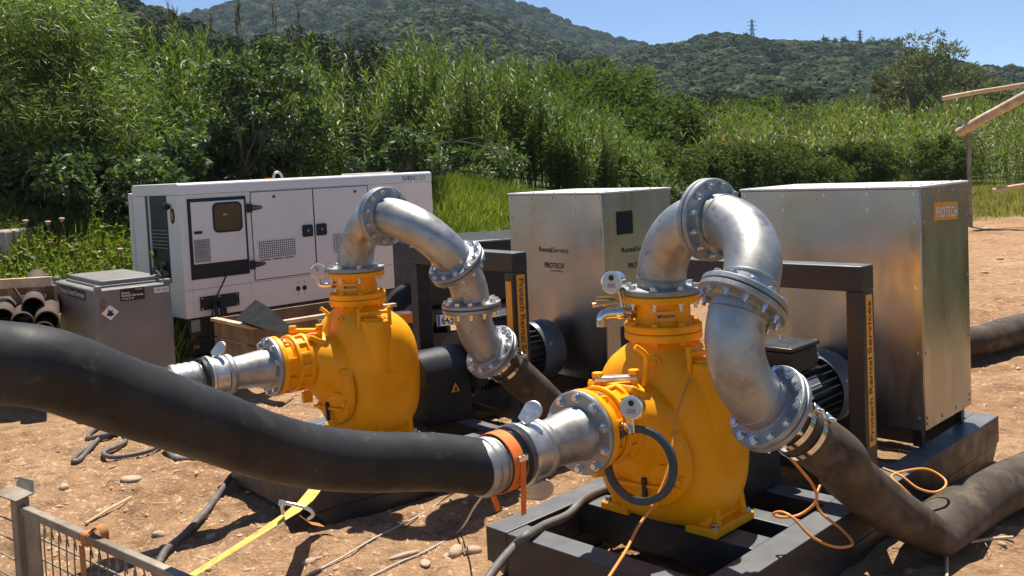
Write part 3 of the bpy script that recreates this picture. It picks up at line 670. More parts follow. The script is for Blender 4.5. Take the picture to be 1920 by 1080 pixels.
def suction_spool(F, label):
    t = thing('suction_spool', label, 'pipe', F, (-.12, VC, .705-.15), 'galvanised suction spools'); z = .705; ax = (-1, 0, 0); o = (0, VC, z)
    f = MB().lathe([(.09, .002), (.150, .002), (.156, .006), (.156, .020), (.150, .025), (.108, .026)], o, ax, 48).build('flange', 'flange', t)
    bolt_ring(f, Vector(o)+Vector(ax)*.025, ax, .133, 10, B_Z)
    MB().lathe([(.105, .022), (.100, .03), (.082, .215), (.082, .225)], o, ax, 40).build('cone', 'galv', t, ang=50)
    MB().lathe([(.083, .222), (.098, .228), (.104, .24), (.104, .252), (.098, .262), (.088, .266), (.088, .29)], o, ax, 40).build('ball_collar', 'galv', t, ang=50)
    return t
suction_spool(F_R, 'tapered galvanised spool bolted to the nearer pump inlet')
suction_spool(F_L, 'tapered galvanised spool bolted to the farther pump inlet')
def hose_end(t, F, hd):
    """lever coupling and crimped ferrule on the spool axis (u from -.27 to -.52)"""
    z = .705
    o = wpt(F, 0, VC, z); ax = wdir(F, (-1, 0, 0))
    c = MB().lathe([(.096, .268), (.103, .272), (.103, .335), (.112, .345), (.112, .358), (.094, .362), (.086, .365)], o, ax, 40).build('lever_coupling', 'alu', t, ang=40)
    MB().lathe([(.098, .368), (.107, .374), (.107, .386), (.098, .392)], o, ax, 36, cap=False).build('seal_ring', 'rubber', t)
    MB().lathe([(.086, .364), (.086, .405)], o, ax, 36, cap=False).build('hose_tail', 'alu', t)
    pr = [(.088, .398)]
    for k in range(4): h = .405+k*.034; pr += [(.092, h), (.097, h+.011), (.097, h+.020), (.092, h+.032)]
    pr += [(.089, .545)]
    MB().lathe(pr, o, ax, 44).build('ferrule', 'galv', t, ang=30)
    sd = Vector((ax.y, -ax.x, 0)); up = Vector((0, 0, 1))
    # cam levers: a rounded paddle above and a bigger one below
    for s, L_ in ((1, .085), (-1, .15)):
        q = o+ax*.315+up*(.108*s); pts_ = []
        f = sd*(-.35*s)+up*(.55*s)-ax*.55 if s > 0 else -ax*.9-up*.16
        f.normalize(); g = ax.cross(f).normalized() if s > 0 else (up-f*up.dot(f)).normalized()
        if s < 0: q = o+ax*.335-up*.135
        for k in range(13):
            x = math.pi*(k/12-.5); pts_.append(q+f*(L_*.62+L_*.42*math.cos(x))+g*(.036*math.sin(x)))
        pts_ += [q-g*-.02, q+g*-.02]
        MB().prism(pts_, f.cross(g)*.014).build('cam_lever', 'alu', c, .004)
        MB().bar(q-up*.02*s, q+f*.03, .03, .02).build('lever_pin', 'alu', c, .004)
    return o+ax*.53, ax
sr = thing('suction_hose', 'thick black rubber suction hose sweeping across the foreground', 'hose', W0, wpt(F_R, -.5, VC, 0), 'suction hoses')
e, ax = hose_end(sr, F_R, None)
HP = [(893, 859, 3.25), (815, 866, 3.06), (699, 866, 2.92), (600, 858, 2.79), (500, 836, 2.64), (400, 800, 2.48), (240, 745, 2.30), (100, 694, 2.17), (0, 680, 2.1), (-120, 678, 2.0), (-300, 700, 1.9), (-700, 800, 1.75)]
P = [e-ax*.02]+[at(*h) for h in HP[1:]]
MB().tube(spline(P, 10), .0925, 44).build('hose_body', 'rubber', sr, ang=60)
sl = thing('suction_hose', 'black suction hose of the farther pump, mostly hidden behind the foreground hose', 'hose', W0, wpt(F_L, -.5, VC, 0), 'suction hoses')
e, ax = hose_end(sl, F_L, None)
P = [e, e+ax*.05, Vector((-1.86, 4.55, .76)), Vector((-2.03, 4.28, .84)), Vector((-2.3, 3.8, .93)), Vector((-2.8, 3.2, .9)), Vector((-3.6, 2.7, .5))]
MB().tube(spline(P, 9), .0925, 36).build('hose_body', 'rubber', sl, ang=60)

# orange lashing round the ferrule of the near suction hose
o = wpt(F_R, 0, VC, .705); ax = wdir(F_R, (-1, 0, 0)); c = o+ax*.43
st = thing('lashing_strap', 'orange webbing strap tied round the metal hose end', 'strap', W0, c-Vector((0, 0, .1)))
sd = Vector((ax.y, -ax.x, 0)); up = Vector((0, 0, 1))
for k, tw in ((0.0, .05), (.028, -.06)):
    ring = [c+ax*(k+tw*math.sin(x)*.4)+sd*(.101*math.cos(x))+up*(.101*math.sin(x)) for x in [2*math.pi*i/36 for i in range(36)]]
    MB().tube(ring, [(.012, .0022)]*36, 8, closed=True).build('webbing', 'orange', st) if False else MB().lathe([(.100, -.013), (.1035, -.013), (.1035, .013), (.100, .013)], c+ax*(k-.004), (ax+sd*tw*.6), 40, cap=False).build('webbing', 'orange', st)
nearside = (-sd if (-sd).y < 0 else sd)
q = c+ax*(-.005)+nearside*.104
MB().prism([q+up*.03-ax*.012, q+up*.03+ax*.014, q-up*.16+ax*.022+nearside*.0, q-up*.16+ax*.0], nearside*.003).build('hanging_tail', 'orange', st)
MB().prism([c+ax*.05-up*.098+nearside*.02, c+ax*.072-up*.098+nearside*.02, c+ax*.03-up*.165, c+ax*.01-up*.165], nearside*.003).build('hanging_tail', 'orange', st)
MB().bar(q+up*.028-ax*.020, q+up*.028+ax*.022, .012, .02, up).build('buckle', 'chrome', st, .002)

# steel ring hanging on the gauge valve of the near pump
rc = wpt(F_R, .055, VC-.22, .735-.128); fwd = (Vector((0, 0, CAM_H))-rc).normalized(); fwd = (fwd+Vector((-.45, .0, -.15))).normalized()
rg = thing('steel_ring', 'blue grey steel ring hanging from the gauge valve of the nearer pump', 'ring', W0, rc-Vector((0, 0, .14)))
MB().lathe([(.115, -.012), (.137, -.012), (.140, -.009), (.140, .009), (.137, .012), (.115, .012), (.115, -.012)], rc, fwd, 56, cap=False).build('rim', 'bluering', rg)

# ================================================================== GENERATOR
gn = thing('generator', 'white diesel generator with black framed door behind the left-hand pump', 'generator', F_N, (1.57, .54, 0))
NL, NW, Z0, Z1, ZS = 3.138, 1.086, .362, 1.682, 1.566
body = MB(); body.box((.012, .012, Z0), (NL-.002, NW-.012, ZS-.002)); body.build('inner_hull', 'darksteel', gn)
MB().box((.70, .0, Z0), (NL, .01, ZS)).build('side_panel', 'white', gn, .004)
MB().box((0, .0, Z0), (.078, .01, ZS)).build('side_panel', 'white', gn, .004); MB().box((.079, .0, Z0), (.699, .01, .735)).build('side_panel', 'white', gn, .004)
MB().box((.079, .0, 1.525), (.699, .01, ZS)).build('side_panel', 'white', gn, .004)
# end wall with its open bay
MB().box((0, .0105, Z0), (.02, .28, ZS)).build('end_panel', 'white', gn, .004); MB().box((0, .80, Z0), (.02, NW, ZS)).build('end_panel', 'white', gn, .004)
MB().box((0, .281, Z0), (.02, .799, .70)).build('end_panel', 'white', gn, .004)
MB().box((.0, .70, .701), (.25, .72, ZS)).build('bay_jamb', 'white', gn)
MB().box((NL-.02, .0105, Z0), (NL+.001, NW, ZS)).build('end_panel', 'white', gn, .004)
for k in range(6): MB().bar((.0, .30, 1.22-k*.035), (.0, .68, 1.22-k*.035), .01, .008).build('bay_rail', 'flange', gn)
for k, (vv, zz) in enumerate(((.34, .78), (.42, .80), (.50, .77), (.58, .82), (.38, .88))):
    MB().tube(spline([(-.002, vv, zz), (-.02, vv+.03, zz+.03), (-.015, vv+.07, zz-.03), (.01, vv+.12, zz-.05)], 4), .016, 8).build('cable_end', 'cable', gn)
MB().lathe([(.045, 0), (.045, .02), (.02, .03)], (-.0, .66, .98), (-1, 0, 0), 18).build('bay_fitting', 'brass', gn)
# roof with rounded edge
rp = []
for yy, zz in ((.0, ZS+.002), (.0, 1.655), (.012, 1.675), (.04, Z1), (NW-.04, Z1), (NW-.012, 1.675), (NW, 1.655), (NW, ZS+.002)): rp.append((0, yy, zz))
MB().prism([Vector(p)+Vector((-.006, 0, 0)) for p in rp], (NL+.012, 0, 0)).build('roof', 'white', gn, .006)
MB().bar((.15, .36, Z1+.002), (2.9, .36, Z1+.002), .012, .006).build('roof_seam', 'sticker_grey', gn)
MB().bar((-.02, NW-.02, .72), (-.02, NW-.02, ZS-.02), .03, .03).build('open_door', 'white', gn) if False else MB().box((-.035, NW+.004, .60), (.03, NW+.035, 1.60)).build('open_door_edge', 'white', gn, .006)
le = MB(); c = Vector((1.26, .30, Z1)); le.tube([c+Vector((.05*math.cos(R(x)), 0, .05*math.sin(R(x))+.02)) for x in range(-25, 206, 11)], .014, 10); le.build('lifting_eye', 'flange', gn)
MB().box((1.12, .285, Z1+.001), (1.18, .33, Z1+.012)).build('roof_marker', 'amber', gn)
for k in range(16): MB().box((2.45+k*.035, .55, Z1+.001), (2.45+k*.035+.02, .85, Z1+.02)).build('roof_louvre', 'white', gn)
# control door
dr = MB().box((.080, -.012, .736), (.698, .008, 1.524)).build('control_door', 'black', gn, .004)
MB().box((.104, -.020, .885), (.672, -.0125, 1.492)).build('door_leaf', 'white', dr, .004)
def rrect(u0, u1, z0, z1, r, y):
    o = []
    for cx, cz, a0 in ((u1-r, z1-r, 0), (u0+r, z1-r, 90), (u0+r, z0+r, 180), (u1-r, z0+r, 270)):
        for k in range(7): x = R(a0+15*k); o.append((cx+r*math.cos(x), y, cz+r*math.sin(x)))
    return o
MB().prism(rrect(.325, .642, 1.175, 1.475, .055, -.0205), (0, -.006, 0)).build('window_seal', 'black', dr)
MB().prism(rrect(.343, .624, 1.193, 1.457, .045, -.027), (0, -.002, 0)).build('window_pane', 'glass', dr)
MB().box((.43, -.0305, 1.345), (.475, -.0292, 1.36)).build('panel_readout', 'ink_green', dr)
MB().prism([(.35, -.0296, 1.25), (.61, -.0296, 1.28), (.61, -.0296, 1.37), (.35, -.0296, 1.40)], (0, -.0006, 0)).build('control_panel', 'amber', dr) if False else None
MB().box((.112, -.0225, .90), (.279, -.0205, 1.126)).build('notice', 'sticker_grey', dr)
text('ATENCIÓN', .012, 'ink', dr, (.13, -.0235, 1.095), (1, 0, 0), (0, -1, 0), width=.11)
for k in range(6): MB().box((.13, -.0232, 1.07-k*.024), (.25-.02*(k % 3), -.0226, 1.074-k*.024)).build('notice_line', 'ink', dr)
MB().box((.122, -.030, 1.180), (.205, -.0205, 1.208)).build('latch', 'black', dr, .003)
for zz, uu in ((1.398, .70), (.818, .70)):
    h = MB().box((uu, -.03, zz-.045), (uu+.055, -.0125, zz+.045)).build('hinge', 'black', gn, .004)
    MB().prism([(uu+.057, -.012, zz-.03), (uu+.17, -.012, zz-.014), (uu+.18, -.012, zz), (uu+.17, -.012, zz+.014), (uu+.057, -.012, zz+.03)], (0, -.008, 0)).build('hinge_strap', 'black', h, .002)
    for q in (.08, .12, .155): inst('screw', B_S, h, (uu+q, -.0205, zz), (0, -1, 0))
# side doors outlined by dark seams, vents of square holes, handles
SE = .006
for u0, u1 in ((.755, 1.490), (1.494, 2.210)):
    d = MB().box((u0+SE, -.0055, .655+SE), (u1-SE, -.0008, 1.558-SE)).build('side_door', 'white', gn, .0015)
    for a, b in (((u0, .655), (u1, .655)), ((u0, 1.558), (u1, 1.558)), ((u0, .655), (u0, 1.558)), ((u1, .655), (u1, 1.558))):
        MB().bar((a[0], -.0008, a[1]), (b[0], -.0008, b[1]), .006, .006).build('door_seam', 'black', d)
for v0 in (.809, 1.713):
    ve = MB().box((v0, -.0075, .868), (v0+.438, -.0057, 1.054)).build('vent', 'black', gn)
    for k in range(19): MB().box((v0+k*.0239, -.0105, .868), (v0+k*.0239+.0075, -.0077, 1.054)).build('vent_bar', 'white', ve)
    for k in range(9): MB().box((v0, -.0112, .868+k*.0224), (v0+.438, -.0106, .868+k*.0224+.007)).build('vent_bar', 'white', ve)
    for k in range(3): MB().box((v0+.02+k*.14, -.0105, .848), (v0+.13+k*.14, -.0057, .858)).build('vent_lip', 'fan', ve)
for u0 in (1.335, 1.508):
    h = MB().prism(rrect(u0, u0+.130, 1.050, 1.178, .02, -.006), (0, -.012, 0)).build('door_handle', 'black', gn, .004); MB().lathe([(.012, 0), (.012, .005)], (u0+.065, -.018, 1.115), (0, -1, 0), 12).build('lock', 'chrome', h)
for u0, zz in ((1.02, 1.50), (2.03, 1.50)): MB().lathe([(.014, 0), (.014, .012)], (u0, -.006, zz), (0, -1, 0), 12).build('knob', 'black', gn)
hb = MB().prism([(2.215, -.011, 1.40), (2.26, -.011, 1.40), (2.26, -.011, 1.44), (2.215, -.011, 1.44)], (0, -.014, 0)).build('hinge', 'black', gn)
for u0 in (1.249, 1.327): MB().lathe([(.026, 0), (.026, .004)], (u0, -.0005, .51), (0, -1, 0), 20).build('cable_port', 'black', gn)
for u0, zz in ((1.249, .575), (1.327, .575), (1.249, .452), (1.327, .452)): inst('screw', B_S, gn, (u0, -.001, zz), (0, -1, 0))
cb = MB().box((.144, -.010, .425), (.563, -.0005, .560)).build('cable_plate', 'black', gn, .003)
for u0 in (.165, .35, .54):
    for zz in (.44, .545): inst('screw', B_S, cb, (u0, -.0105, zz), (0, -1, 0))
MB().box((.0, -.0006, .634), (NL, -.0002, .640)).build('panel_seam', 'sticker_grey', gn)
text('IVRN', .058, 'ink', gn, (2.705, -.0015, 1.585), (1, 0, 0), (0, -1, 0), width=.185, bold=.012); text('220', .058, 'ink_green', gn, (2.90, -.0015, 1.587), (1, 0, 0), (0, -1, 0), width=.14, bold=.012)
# black end-wall bits, base frame
MB().lathe([(.02, 0), (.035, .03), (.035, .06), (.02, .07)], (0, .21, 1.46), (-1, 0, 0), 16).build('beacon_knob', 'black', gn)
MB().prism([(-.0005, .157+.042*math.cos(x), 1.365+.075*math.sin(x)) for x in [2*math.pi*k/24 for k in range(24)]], (-.008, 0, 0)).build('oval_window', 'black', gn); MB().prism([(-.009, .157+.022*math.cos(x), 1.365+.04*math.sin(x)) for x in [2*math.pi*k/20 for k in range(20)]], (-.002, 0, 0)).build('lamp', 'amber', gn)
MB().box((.03, .04, .16), (NL-.03, NW-.04, Z0-.003)).build('base_tank', 'darksteel', gn, .01)
for vv in (.06, NW-.16): MB().box((.02, vv, -.02), (NL-.02, vv+.10, .158)).build('base_rail', 'darksteel', gn, .005)
MB().box((.06, .036, .22), (.15, .0405, .335)).build('base_label', 'sticker_grey', gn)
MB().box((.075, .055, .05), (.14, .0595, .085)).build('base_label', 'amber', gn)
# cables hanging out of the plate
for k, uu in enumerate((.27, .33, .36)):
    cbx = thing('power_cable', ['thick black cable hanging from the generator plate, nearest its corner', 'thick black cable hanging at the middle of the generator plate', 'thick black cable hanging furthest right from the generator plate'][k], 'cable', F_N, (uu, -.05, 0), 'cables hanging from the generator')
    MB().tube(spline([(uu, -.008, .47), (uu+.01, -.05, .46), (uu+.01, -.07, .30), (uu-.03, -.09, .08), (uu-.10, -.20, .03), (uu-.35, -.5, .02)], 6), .019, 10).build('jacket', 'black', cbx)
lp = thing('control_lead', 'thin black lead drooping from the control door', 'cable', F_N, (.3, -.04, .4))
MB().tube(spline([(.45, -.012, .77), (.36, -.06, .66), (.27, -.07, .52), (.24, -.06, .40), (.20, -.07, .2), (.16, -.1, .02)], 6), .008, 8).build('jacket', 'black', lp)

# ================================================================== FUEL TANK
tk = thing('fuel_tank', 'grey steel fuel tank with labels standing at the generator end', 'tank', F_T, (.29, .62, 0))
TL, TW, TZ = .583, 1.24, .895
MB().box((0, 0, .06), (TL, TW, TZ)).build('shell', 'tank', tk, .012)
MB().box((.02, .05, -.03), (TL-.02, .15, .058)).build('skid_foot', 'tank', tk, .004); MB().box((.02, TW-.15, -.03), (TL-.02, TW-.05, .058)).build('skid_foot', 'tank', tk, .004)
ld = MB().box((.09, .16, TZ+.003), (TL-.03, TW-.16, TZ+.055)).build('lid', 'tank', tk, .01)
MB().box((.07, .14, TZ+.001), (TL-.01, TW-.14, TZ+.018)).build('lid_frame', 'tank', tk, .004)
for uu, vv in ((.0, .0), (TL-.05, 0), (0, TW-.05), (TL-.05, TW-.05)):
    MB().prism([(uu, vv, TZ-.002), (uu+.05, vv, TZ-.002), (uu+.05, vv+.05, TZ-.002), (uu, vv+.05, TZ-.002)], (0, 0, .035)).build('corner_lug', 'tank', tk, .008)
MB().tube(spline([(.50, .22, TZ+.058), (.53, .18, TZ+.085), (.545, .12, TZ+.045), (.54, .06, TZ+.05)], 5), .012, 8).build('lid_handle', 'black', tk)
s = MB().box((.183, -.003, .79), (.369, -.0005, .885)).build('label_plate', 'black', tk)
for k, tx in enumerate(('Pump', 'Rental Services', '91 849 62 09')): text(tx, .019 if k < 2 else .012, 'ink_white', s, (.192, -.0042, .845-.022*k), (1, 0, 0), (0, -1, 0), bold=.02)
text('Protech', .012, 'ink_white', s, (.30, -.0042, .868), (1, 0, 0), (0, -1, 0))
s = MB().box((.446, -.003, .825), (.560, -.0005, .868)).build('label_plate', 'ink_white', tk); text('UN 1202', .022, 'ink', s, (.455, -.0042, .836), (1, 0, 0), (0, -1, 0), width=.095, bold=.02)
s = MB().box((-.003, .27, .80), (-.0005, 1.02, .875)).build('label_plate', 'black', tk); text('Protech Rental Services', .042, 'ink_white', s, (-.0042, 1.0, .818), (0, -1, 0), (-1, 0, 0), width=.70, bold=.02)
c = Vector((.10, -.0005, .715)); s = MB().prism([c+Vector((-.065, 0, 0)), c+Vector((0, 0, -.06)), c+Vector((.065, 0, 0)), c+Vector((0, 0, .06))], (0, -.0025, 0)).build('hazard_diamond', 'ink_white', tk)
MB().prism([c+Vector((-.03, -.004, -.02)), c+Vector((.0, -.004, -.03)), c+Vector((.03, -.004, -.02)), c+Vector((.015, -.004, .0)), c+Vector((.02, -.004, .02)), c+Vector((0, -.004, .01)), c+Vector((-.012, -.004, .03)), c+Vector((-.018, -.004, .0))], (0, -.001, 0)).build('flame_symbol', 'ink', s)
MB().prism([(.03, -.0005, .72), (.065, -.0005, .73), (.07, -.0005, .82), (.04, -.0005, .83), (.028, -.0005, .78)], (0, -.0015, 0)).build('sticker_residue', 'wood', tk)

# ================================================================== THINGS BEHIND THE FAR PUMP
# dark truck seen through the far gantry: tail with lamps, bumper and plate
tp = onz(835, 640, 0); FT = (at(738, 600, 8.6).x, 8.6, .30)
tv = thing('truck', 'dark truck tail with number plate behind the farther gantry', 'truck', FT, (.5, .8, 0))
MB().box((.25, .1, .42), (1.55, 1.3, 1.02)).build('body', 'black', tv, .03); MB().box((.30, .06, .62), (.62, .099, 1.0)).build('tail_panel', 'darksteel', tv, .01)
MB().box((.0, .0, .30), (1.6, .12, .42)).build('bumper', 'darksteel', tv, .01); MB().box((.02, .03, .06), (1.5, .09, .20)).build('under_run_bar', 'darksteel', tv, .01)
for k in range(5): MB().box((.1+k*.2, .02, .20), (.13+k*.2, .10, .30)).build('bracket', 'darksteel', tv)
lm = MB().box((.02, -.012, .32), (.32, -.001, .41)).build('tail_lamp', 'amber', tv, .008)
pl = MB().box((.395, -.022, .265), (.92, -.004, .37)).build('number_plate', 'plate', tv, .003)
MB().box((.398, -.0238, .268), (.425, -.0222, .367)).build('plate_band', 'blue', pl)
text('6451', .075, 'ink', pl, (.435, -.0240, .281), (1, 0, 0), (0, -1, 0), width=.145, bold=.02)
for uu in (.3, 1.3):
    w = MB().lathe([(.30, 0), (.33, .02), (.33, .2), (.30, .22)], (uu, .35, .30), (0, 1, 0), 28).build('wheel', 'rubber', tv); MB().lathe([(.16, -.01), (.16, .01)], (uu, .35, .30), (0, -1, 0), 20).build('rim', 'flange', w)
# open timber crate with white board, and the black mat thrown over its corner
cr0 = at(476, 640, 7.6); FC = (cr0.x, 7.6, .72)
crate = thing('wooden_crate', 'open timber crate between the generator and the farther pump', 'crate', FC, (.6, .3, 0))
hz = at(476, 612, 7.6).z
for k in range(3):
    MB().box((0, 0, .02+k*hz/3), (1.35, .022, (k+1)*hz/3)).build('plank', 'wood', crate, .003); MB().box((0, .023, .02+k*hz/3), (.022, .72, (k+1)*hz/3)).build('plank', 'wood', crate, .003)
    MB().box((0, .721, .02+k*hz/3), (1.35, .743, (k+1)*hz/3)).build('plank', 'wood', crate, .003); MB().box((1.328, .023, .02+k*hz/3), (1.35, .72, (k+1)*hz/3)).build('plank', 'wood', crate, .003)
MB().box((-.02, -.03, hz-.02), (1.37, .03, hz+.012)).build('top_rail', 'wood_pale', crate, .004); MB().box((-.03, -.028, hz-.02), (.03, .74, hz+.008)).build('top_rail', 'wood_pale', crate, .004)
bd = thing('white_board', 'white board standing against the crate behind the pump valve', 'board', FC, (.9, -.03, 0)); MB().prism([(.55, -.035, .02), (1.15, -.035, .02), (1.15, -.06, hz-.02), (.55, -.06, hz-.02)], (0, -.012, 0)).build('panel', 'concrete', bd)
mt = thing('rubber_mat', 'black rubber mat draped over the crate below the generator', 'mat', W0, at(520, 600, 7.55))
mp = [at(480, 562, 7.9), at(502, 575, 7.75), at(556, 622, 7.45), at(530, 625, 7.42), at(470, 613, 7.5), at(443, 598, 7.6), at(455, 585, 7.8)]
MB().prism(mp, (.0, -.012, .004)).build('sheet', 'tarp', mt); MB().prism([at(443, 598, 7.58), at(470, 613, 7.48), at(500, 619, 7.44), at(462, 606, 7.3), at(445, 601, 7.4)], (0, -.01, .006)).build('fold', 'tarp', mt)

# left edge: timber rack with old pipes on it
FK = (at(-60, 620, 7.7).x, 7.7, .12)
rk = thing('timber_rack', 'rough timber rack at the left edge beside the grey tank', 'rack', FK, (.3, 0, 0))
za, zb = at(50, 522, 7.7).z, at(50, 590, 7.7).z
def zc(py): return at(40, py, 7.7).z
MB().box((-1.2, 0, zc(541)), (.66, .05, zc(523))).build('rail', 'wood_pale', rk, .004); MB().box((-1.2, .06, zc(556)), (.66, .10, zc(542))).build('rail', 'wood', rk, .004)
MB().bar((.33, .03, zc(541)), (.52, .03, zc(600)), .05, .07, (0, 1, 0)).build('brace', 'wood', rk, .004)
MB().box((-1.2, .02, zc(612)), (.70, .08, zc(596))).build('rail', 'wood_pale', rk, .004)
for uu in (-.9, .60): MB().box((uu, .05, -.02), (uu+.07, .12, zc(541))).build('post', 'wood', rk, .004)
pnames = ['rusty old pipe on top of the pile beside the tank', 'rusty old pipe at the left end of the pile', 'rusty old pipe low in the middle of the pile', 'rusty old pipe touching the grey tank', 'rusty old pipe lowest in the pile by the hose']
for k, (px, py, rr) in enumerate(((62, 577, 20), (4, 598, 20), (42, 606, 20), (88, 604, 21), (82, 622, 18))):
    q = at(px, py, 7.45-.05*k); r_ = rr*7.5/FPX; d = Vector((-.42, .9, .06)).normalized()
    pt = thing('steel_pipe', pnames[k], 'pipe', W0, (q.x, q.y, q.z-r_), 'old pipes beside the tank')
    MB().lathe([(r_*.88, .002), (r_, 0), (r_, 1.6), (r_*.88, 1.598), (r_*.88, .002)], q, d, 28, cap=False).build('wall', 'rustpipe', pt); MB().lathe([(r_*.87, 0), (r_*.87, .01)], q+d*1.2, d, 20).build('plug', 'rustpipe', pt)

# ================================================================== MESH CAGE AT LOWER LEFT
cz = .72; A_ = onz(44, 948, cz); B_ = onz(345, 1078, cz); dd = (B_-A_); ln = dd.length; FG = (A_.x, A_.y, math.atan2(dd.y, dd.x))
cg = thing('mesh_cage', 'worn steel mesh cage cut off by the lower left corner', 'cage', FG, (.5, -.4, 0))
ru = -.046
MB().box((ru, -.021, -.02), (ru+.042, .021, cz+.02)).build('corner_post', 'cage', cg, .003)
MB().prism([(ru-.07, -.035, cz+.022), (ru+.062, -.028, cz+.022), (ru+.056, .03, cz+.030), (ru-.07, .03, cz+.030)], (0, 0, .004)).build('post_cap', 'cage', cg)
MB().prism([(ru-.07, .028, cz+.034), (ru+.058, .028, cz+.034), (ru+.035, .04, cz+.066), (ru-.07, .04, cz+.060)], (0, .004, 0)).build('cap_flange', 'cage', cg)
MB().box((.0, -.012, cz-.026), (1.05, .012, cz)).build('top_rail', 'cage', cg, .003)
MB().box((.001, -.003, -.02), (.100, .003, cz-.028)).build('gusset_plate', 'cage', cg)
for k in range(18): MB().tube(spline([(.125+k*.048, 0, .03), (.125+k*.048, 0, cz-.10), (.134+k*.048, .004, cz-.07), (.128+k*.048, .0, cz-.024)], 3), .0024, 6).build('wire', 'cage', cg)
for k in range(9): MB().bar((.09, .005, cz-.085-k*.065), (1.04, .005, cz-.085-k*.065), .0045, .0045).build('wire', 'cage', cg)
for k in range(9): MB().bar((-.55, -.02, cz-.05-k*.062), (ru+.004, -.022, cz-.05-k*.062), .004, .004).build('wire', 'cage', cg)
MB().prism([(ln-.03, -.08, cz-.035), (ln+.14, .045, cz-.035), (ln+.14, .045, cz+.008), (ln-.03, -.08, cz+.008)], (.008, -.008, 0)).build('hinge_plate', 'cage', cg)
wb = thing('strap_end', 'frayed orange strap knotted on the cage rail', 'strap', FG, (.41, 0, cz-.2)); MB().box((.392, -.017, cz-.034), (.432, .017, cz+.006)).build('knot', 'strap_old', wb, .008); MB().prism([(.395, -.018, cz-.032), (.425, -.018, cz-.032), (.44, -.024, cz-.24), (.415, -.024, cz-.24)], (0, -.003, 0)).build('tail', 'strap_old', wb)
MB().tube(spline([(.43, .0, cz+.008), (.46, .01, cz+.03), (.48, .015, cz+.012), (.47, .02, cz-.02)], 4), [(.014, .003)]*13, 6).build('loop', 'strap_old', wb)

# ================================================================== CABLES, STRAP
def cable(name, label, cat, P, r, mat, n=8, grp=None):
    t = thing(name, label, cat, W0, (P[0][0], P[0][1], 0), grp); MB().tube(spline(P, n), r, 10).build('jacket', mat, t, ang=60); return t
def G(px, py, h=.02):
    p = onz(px, py, .0); return Vector((p.x, p.y, gz(p.x, p.y)+h))
cable('power_cable', 'grey cable lying in loose loops on the dirt under the foreground hose', 'cable', [G(400, 868), G(340, 862), G(318, 850), G(312, 838, .05), G(360, 830), G(330, 822, .04), G(280, 845, .03), G(215, 858), G(195, 852), G(235, 832), G(228, 815, .04), G(190, 828), G(150, 860), G(138, 864), G(150, 848), G(205, 820, .03), G(230, 808, .03), G(200, 800), G(175, 806), G(165, 825), G(200, 828, .04), G(250, 800)], .015, 'cable')
cable('power_cable', 'grey taped cable running from the left skid to the cage', 'cable', [G(560, 870, .06), G(470, 885, .03), G(440, 895, .03), G(410, 925, .03), G(385, 965, .03), G(345, 1002, .03), G(325, 1022, .03), G(308, 1040, .03), G(290, 1075, .03)], .017, 'cable')
cable('wire', 'thin grey wire trailing on the dirt, the farther left of two', 'wire', [at(872, 912, 4.3), G(835, 945, .03), G(780, 965, .01), G(700, 1010, .008), G(640, 1045, .008), G(560, 1075, .008), G(500, 1095, .008)], .004, 'wire')
cable('wire', 'thin grey wire trailing on the dirt, nearer the right skid', 'wire', [wpt(F_R, -.5, VC, .62), at(890, 950, 3.9), G(860, 985, .01), G(800, 1025, .008), G(745, 1050, .008), G(670, 1085, .008)], .004, 'wire')
zr = SZ+.016
cable('power_cable', 'thick grey cable lying over the front of the right skid', 'cable', [wpt(F_R, .62, -.42, SZ+.03), onz(1180, 905, zr), onz(1130, 918, zr), onz(1095, 935, zr), onz(1065, 965, zr-.02), onz(1020, 985, zr-.01), onz(985, 1006, zr+.004), at(965, 1024, 3.70), at(940, 1052, 3.60), at(915, 1085, 3.50), at(890, 1125, 3.4)], .018, 'cable')
cable('signal_cable', 'orange cable hanging down in front of the nearer pump', 'cable', [at(1325, 655, 3.86), at(1318, 672, 3.80), at(1290, 720, 3.62), at(1270, 775, 3.52), at(1262, 830, 3.45), at(1250, 890, 3.40), at(1225, 945, 3.36), at(1195, 990, 3.30), at(1175, 1030, 3.2), at(1140, 1085, 3.0), at(1120, 1120, 2.9)], .0055, 'orange_cable')
cable('signal_cable', 'orange cable looping over the right rail of the nearer skid', 'cable', [at(1478, 855, 3.5), at(1500, 880, 3.5), at(1525, 912, 3.5), at(1530, 940, 3.52), at(1500, 965, 3.52), at(1465, 970, 3.5), at(1450, 964, 3.5), at(1465, 960, 3.46), at(1488, 972, 3.42), at(1520, 1005, 3.4), at(1560, 1024, 3.42), at(1592, 1024, 3.46), at(1597, 1014, 3.5), at(1575, 990, 3.56), at(1540, 962, 3.6), at(1530, 935, 3.62), at(1538, 910, 3.66)], .0055, 'orange_cable', 7)
cable('signal_cable', 'orange cable looping beside the folded hose and far rail', 'cable', [at(1655, 878, 4.1), at(1690, 893, 4.05), at(1720, 915, 4.0), at(1750, 923, 3.98), at(1770, 915, 4.0), at(1772, 900, 4.05), at(1745, 882, 4.1), at(1715, 880, 4.1), at(1672, 892, 4.05), at(1690, 912, 4.0), at(1708, 930, 3.98), at(1710, 940, 3.96)], .0055, 'orange_cable', 7)
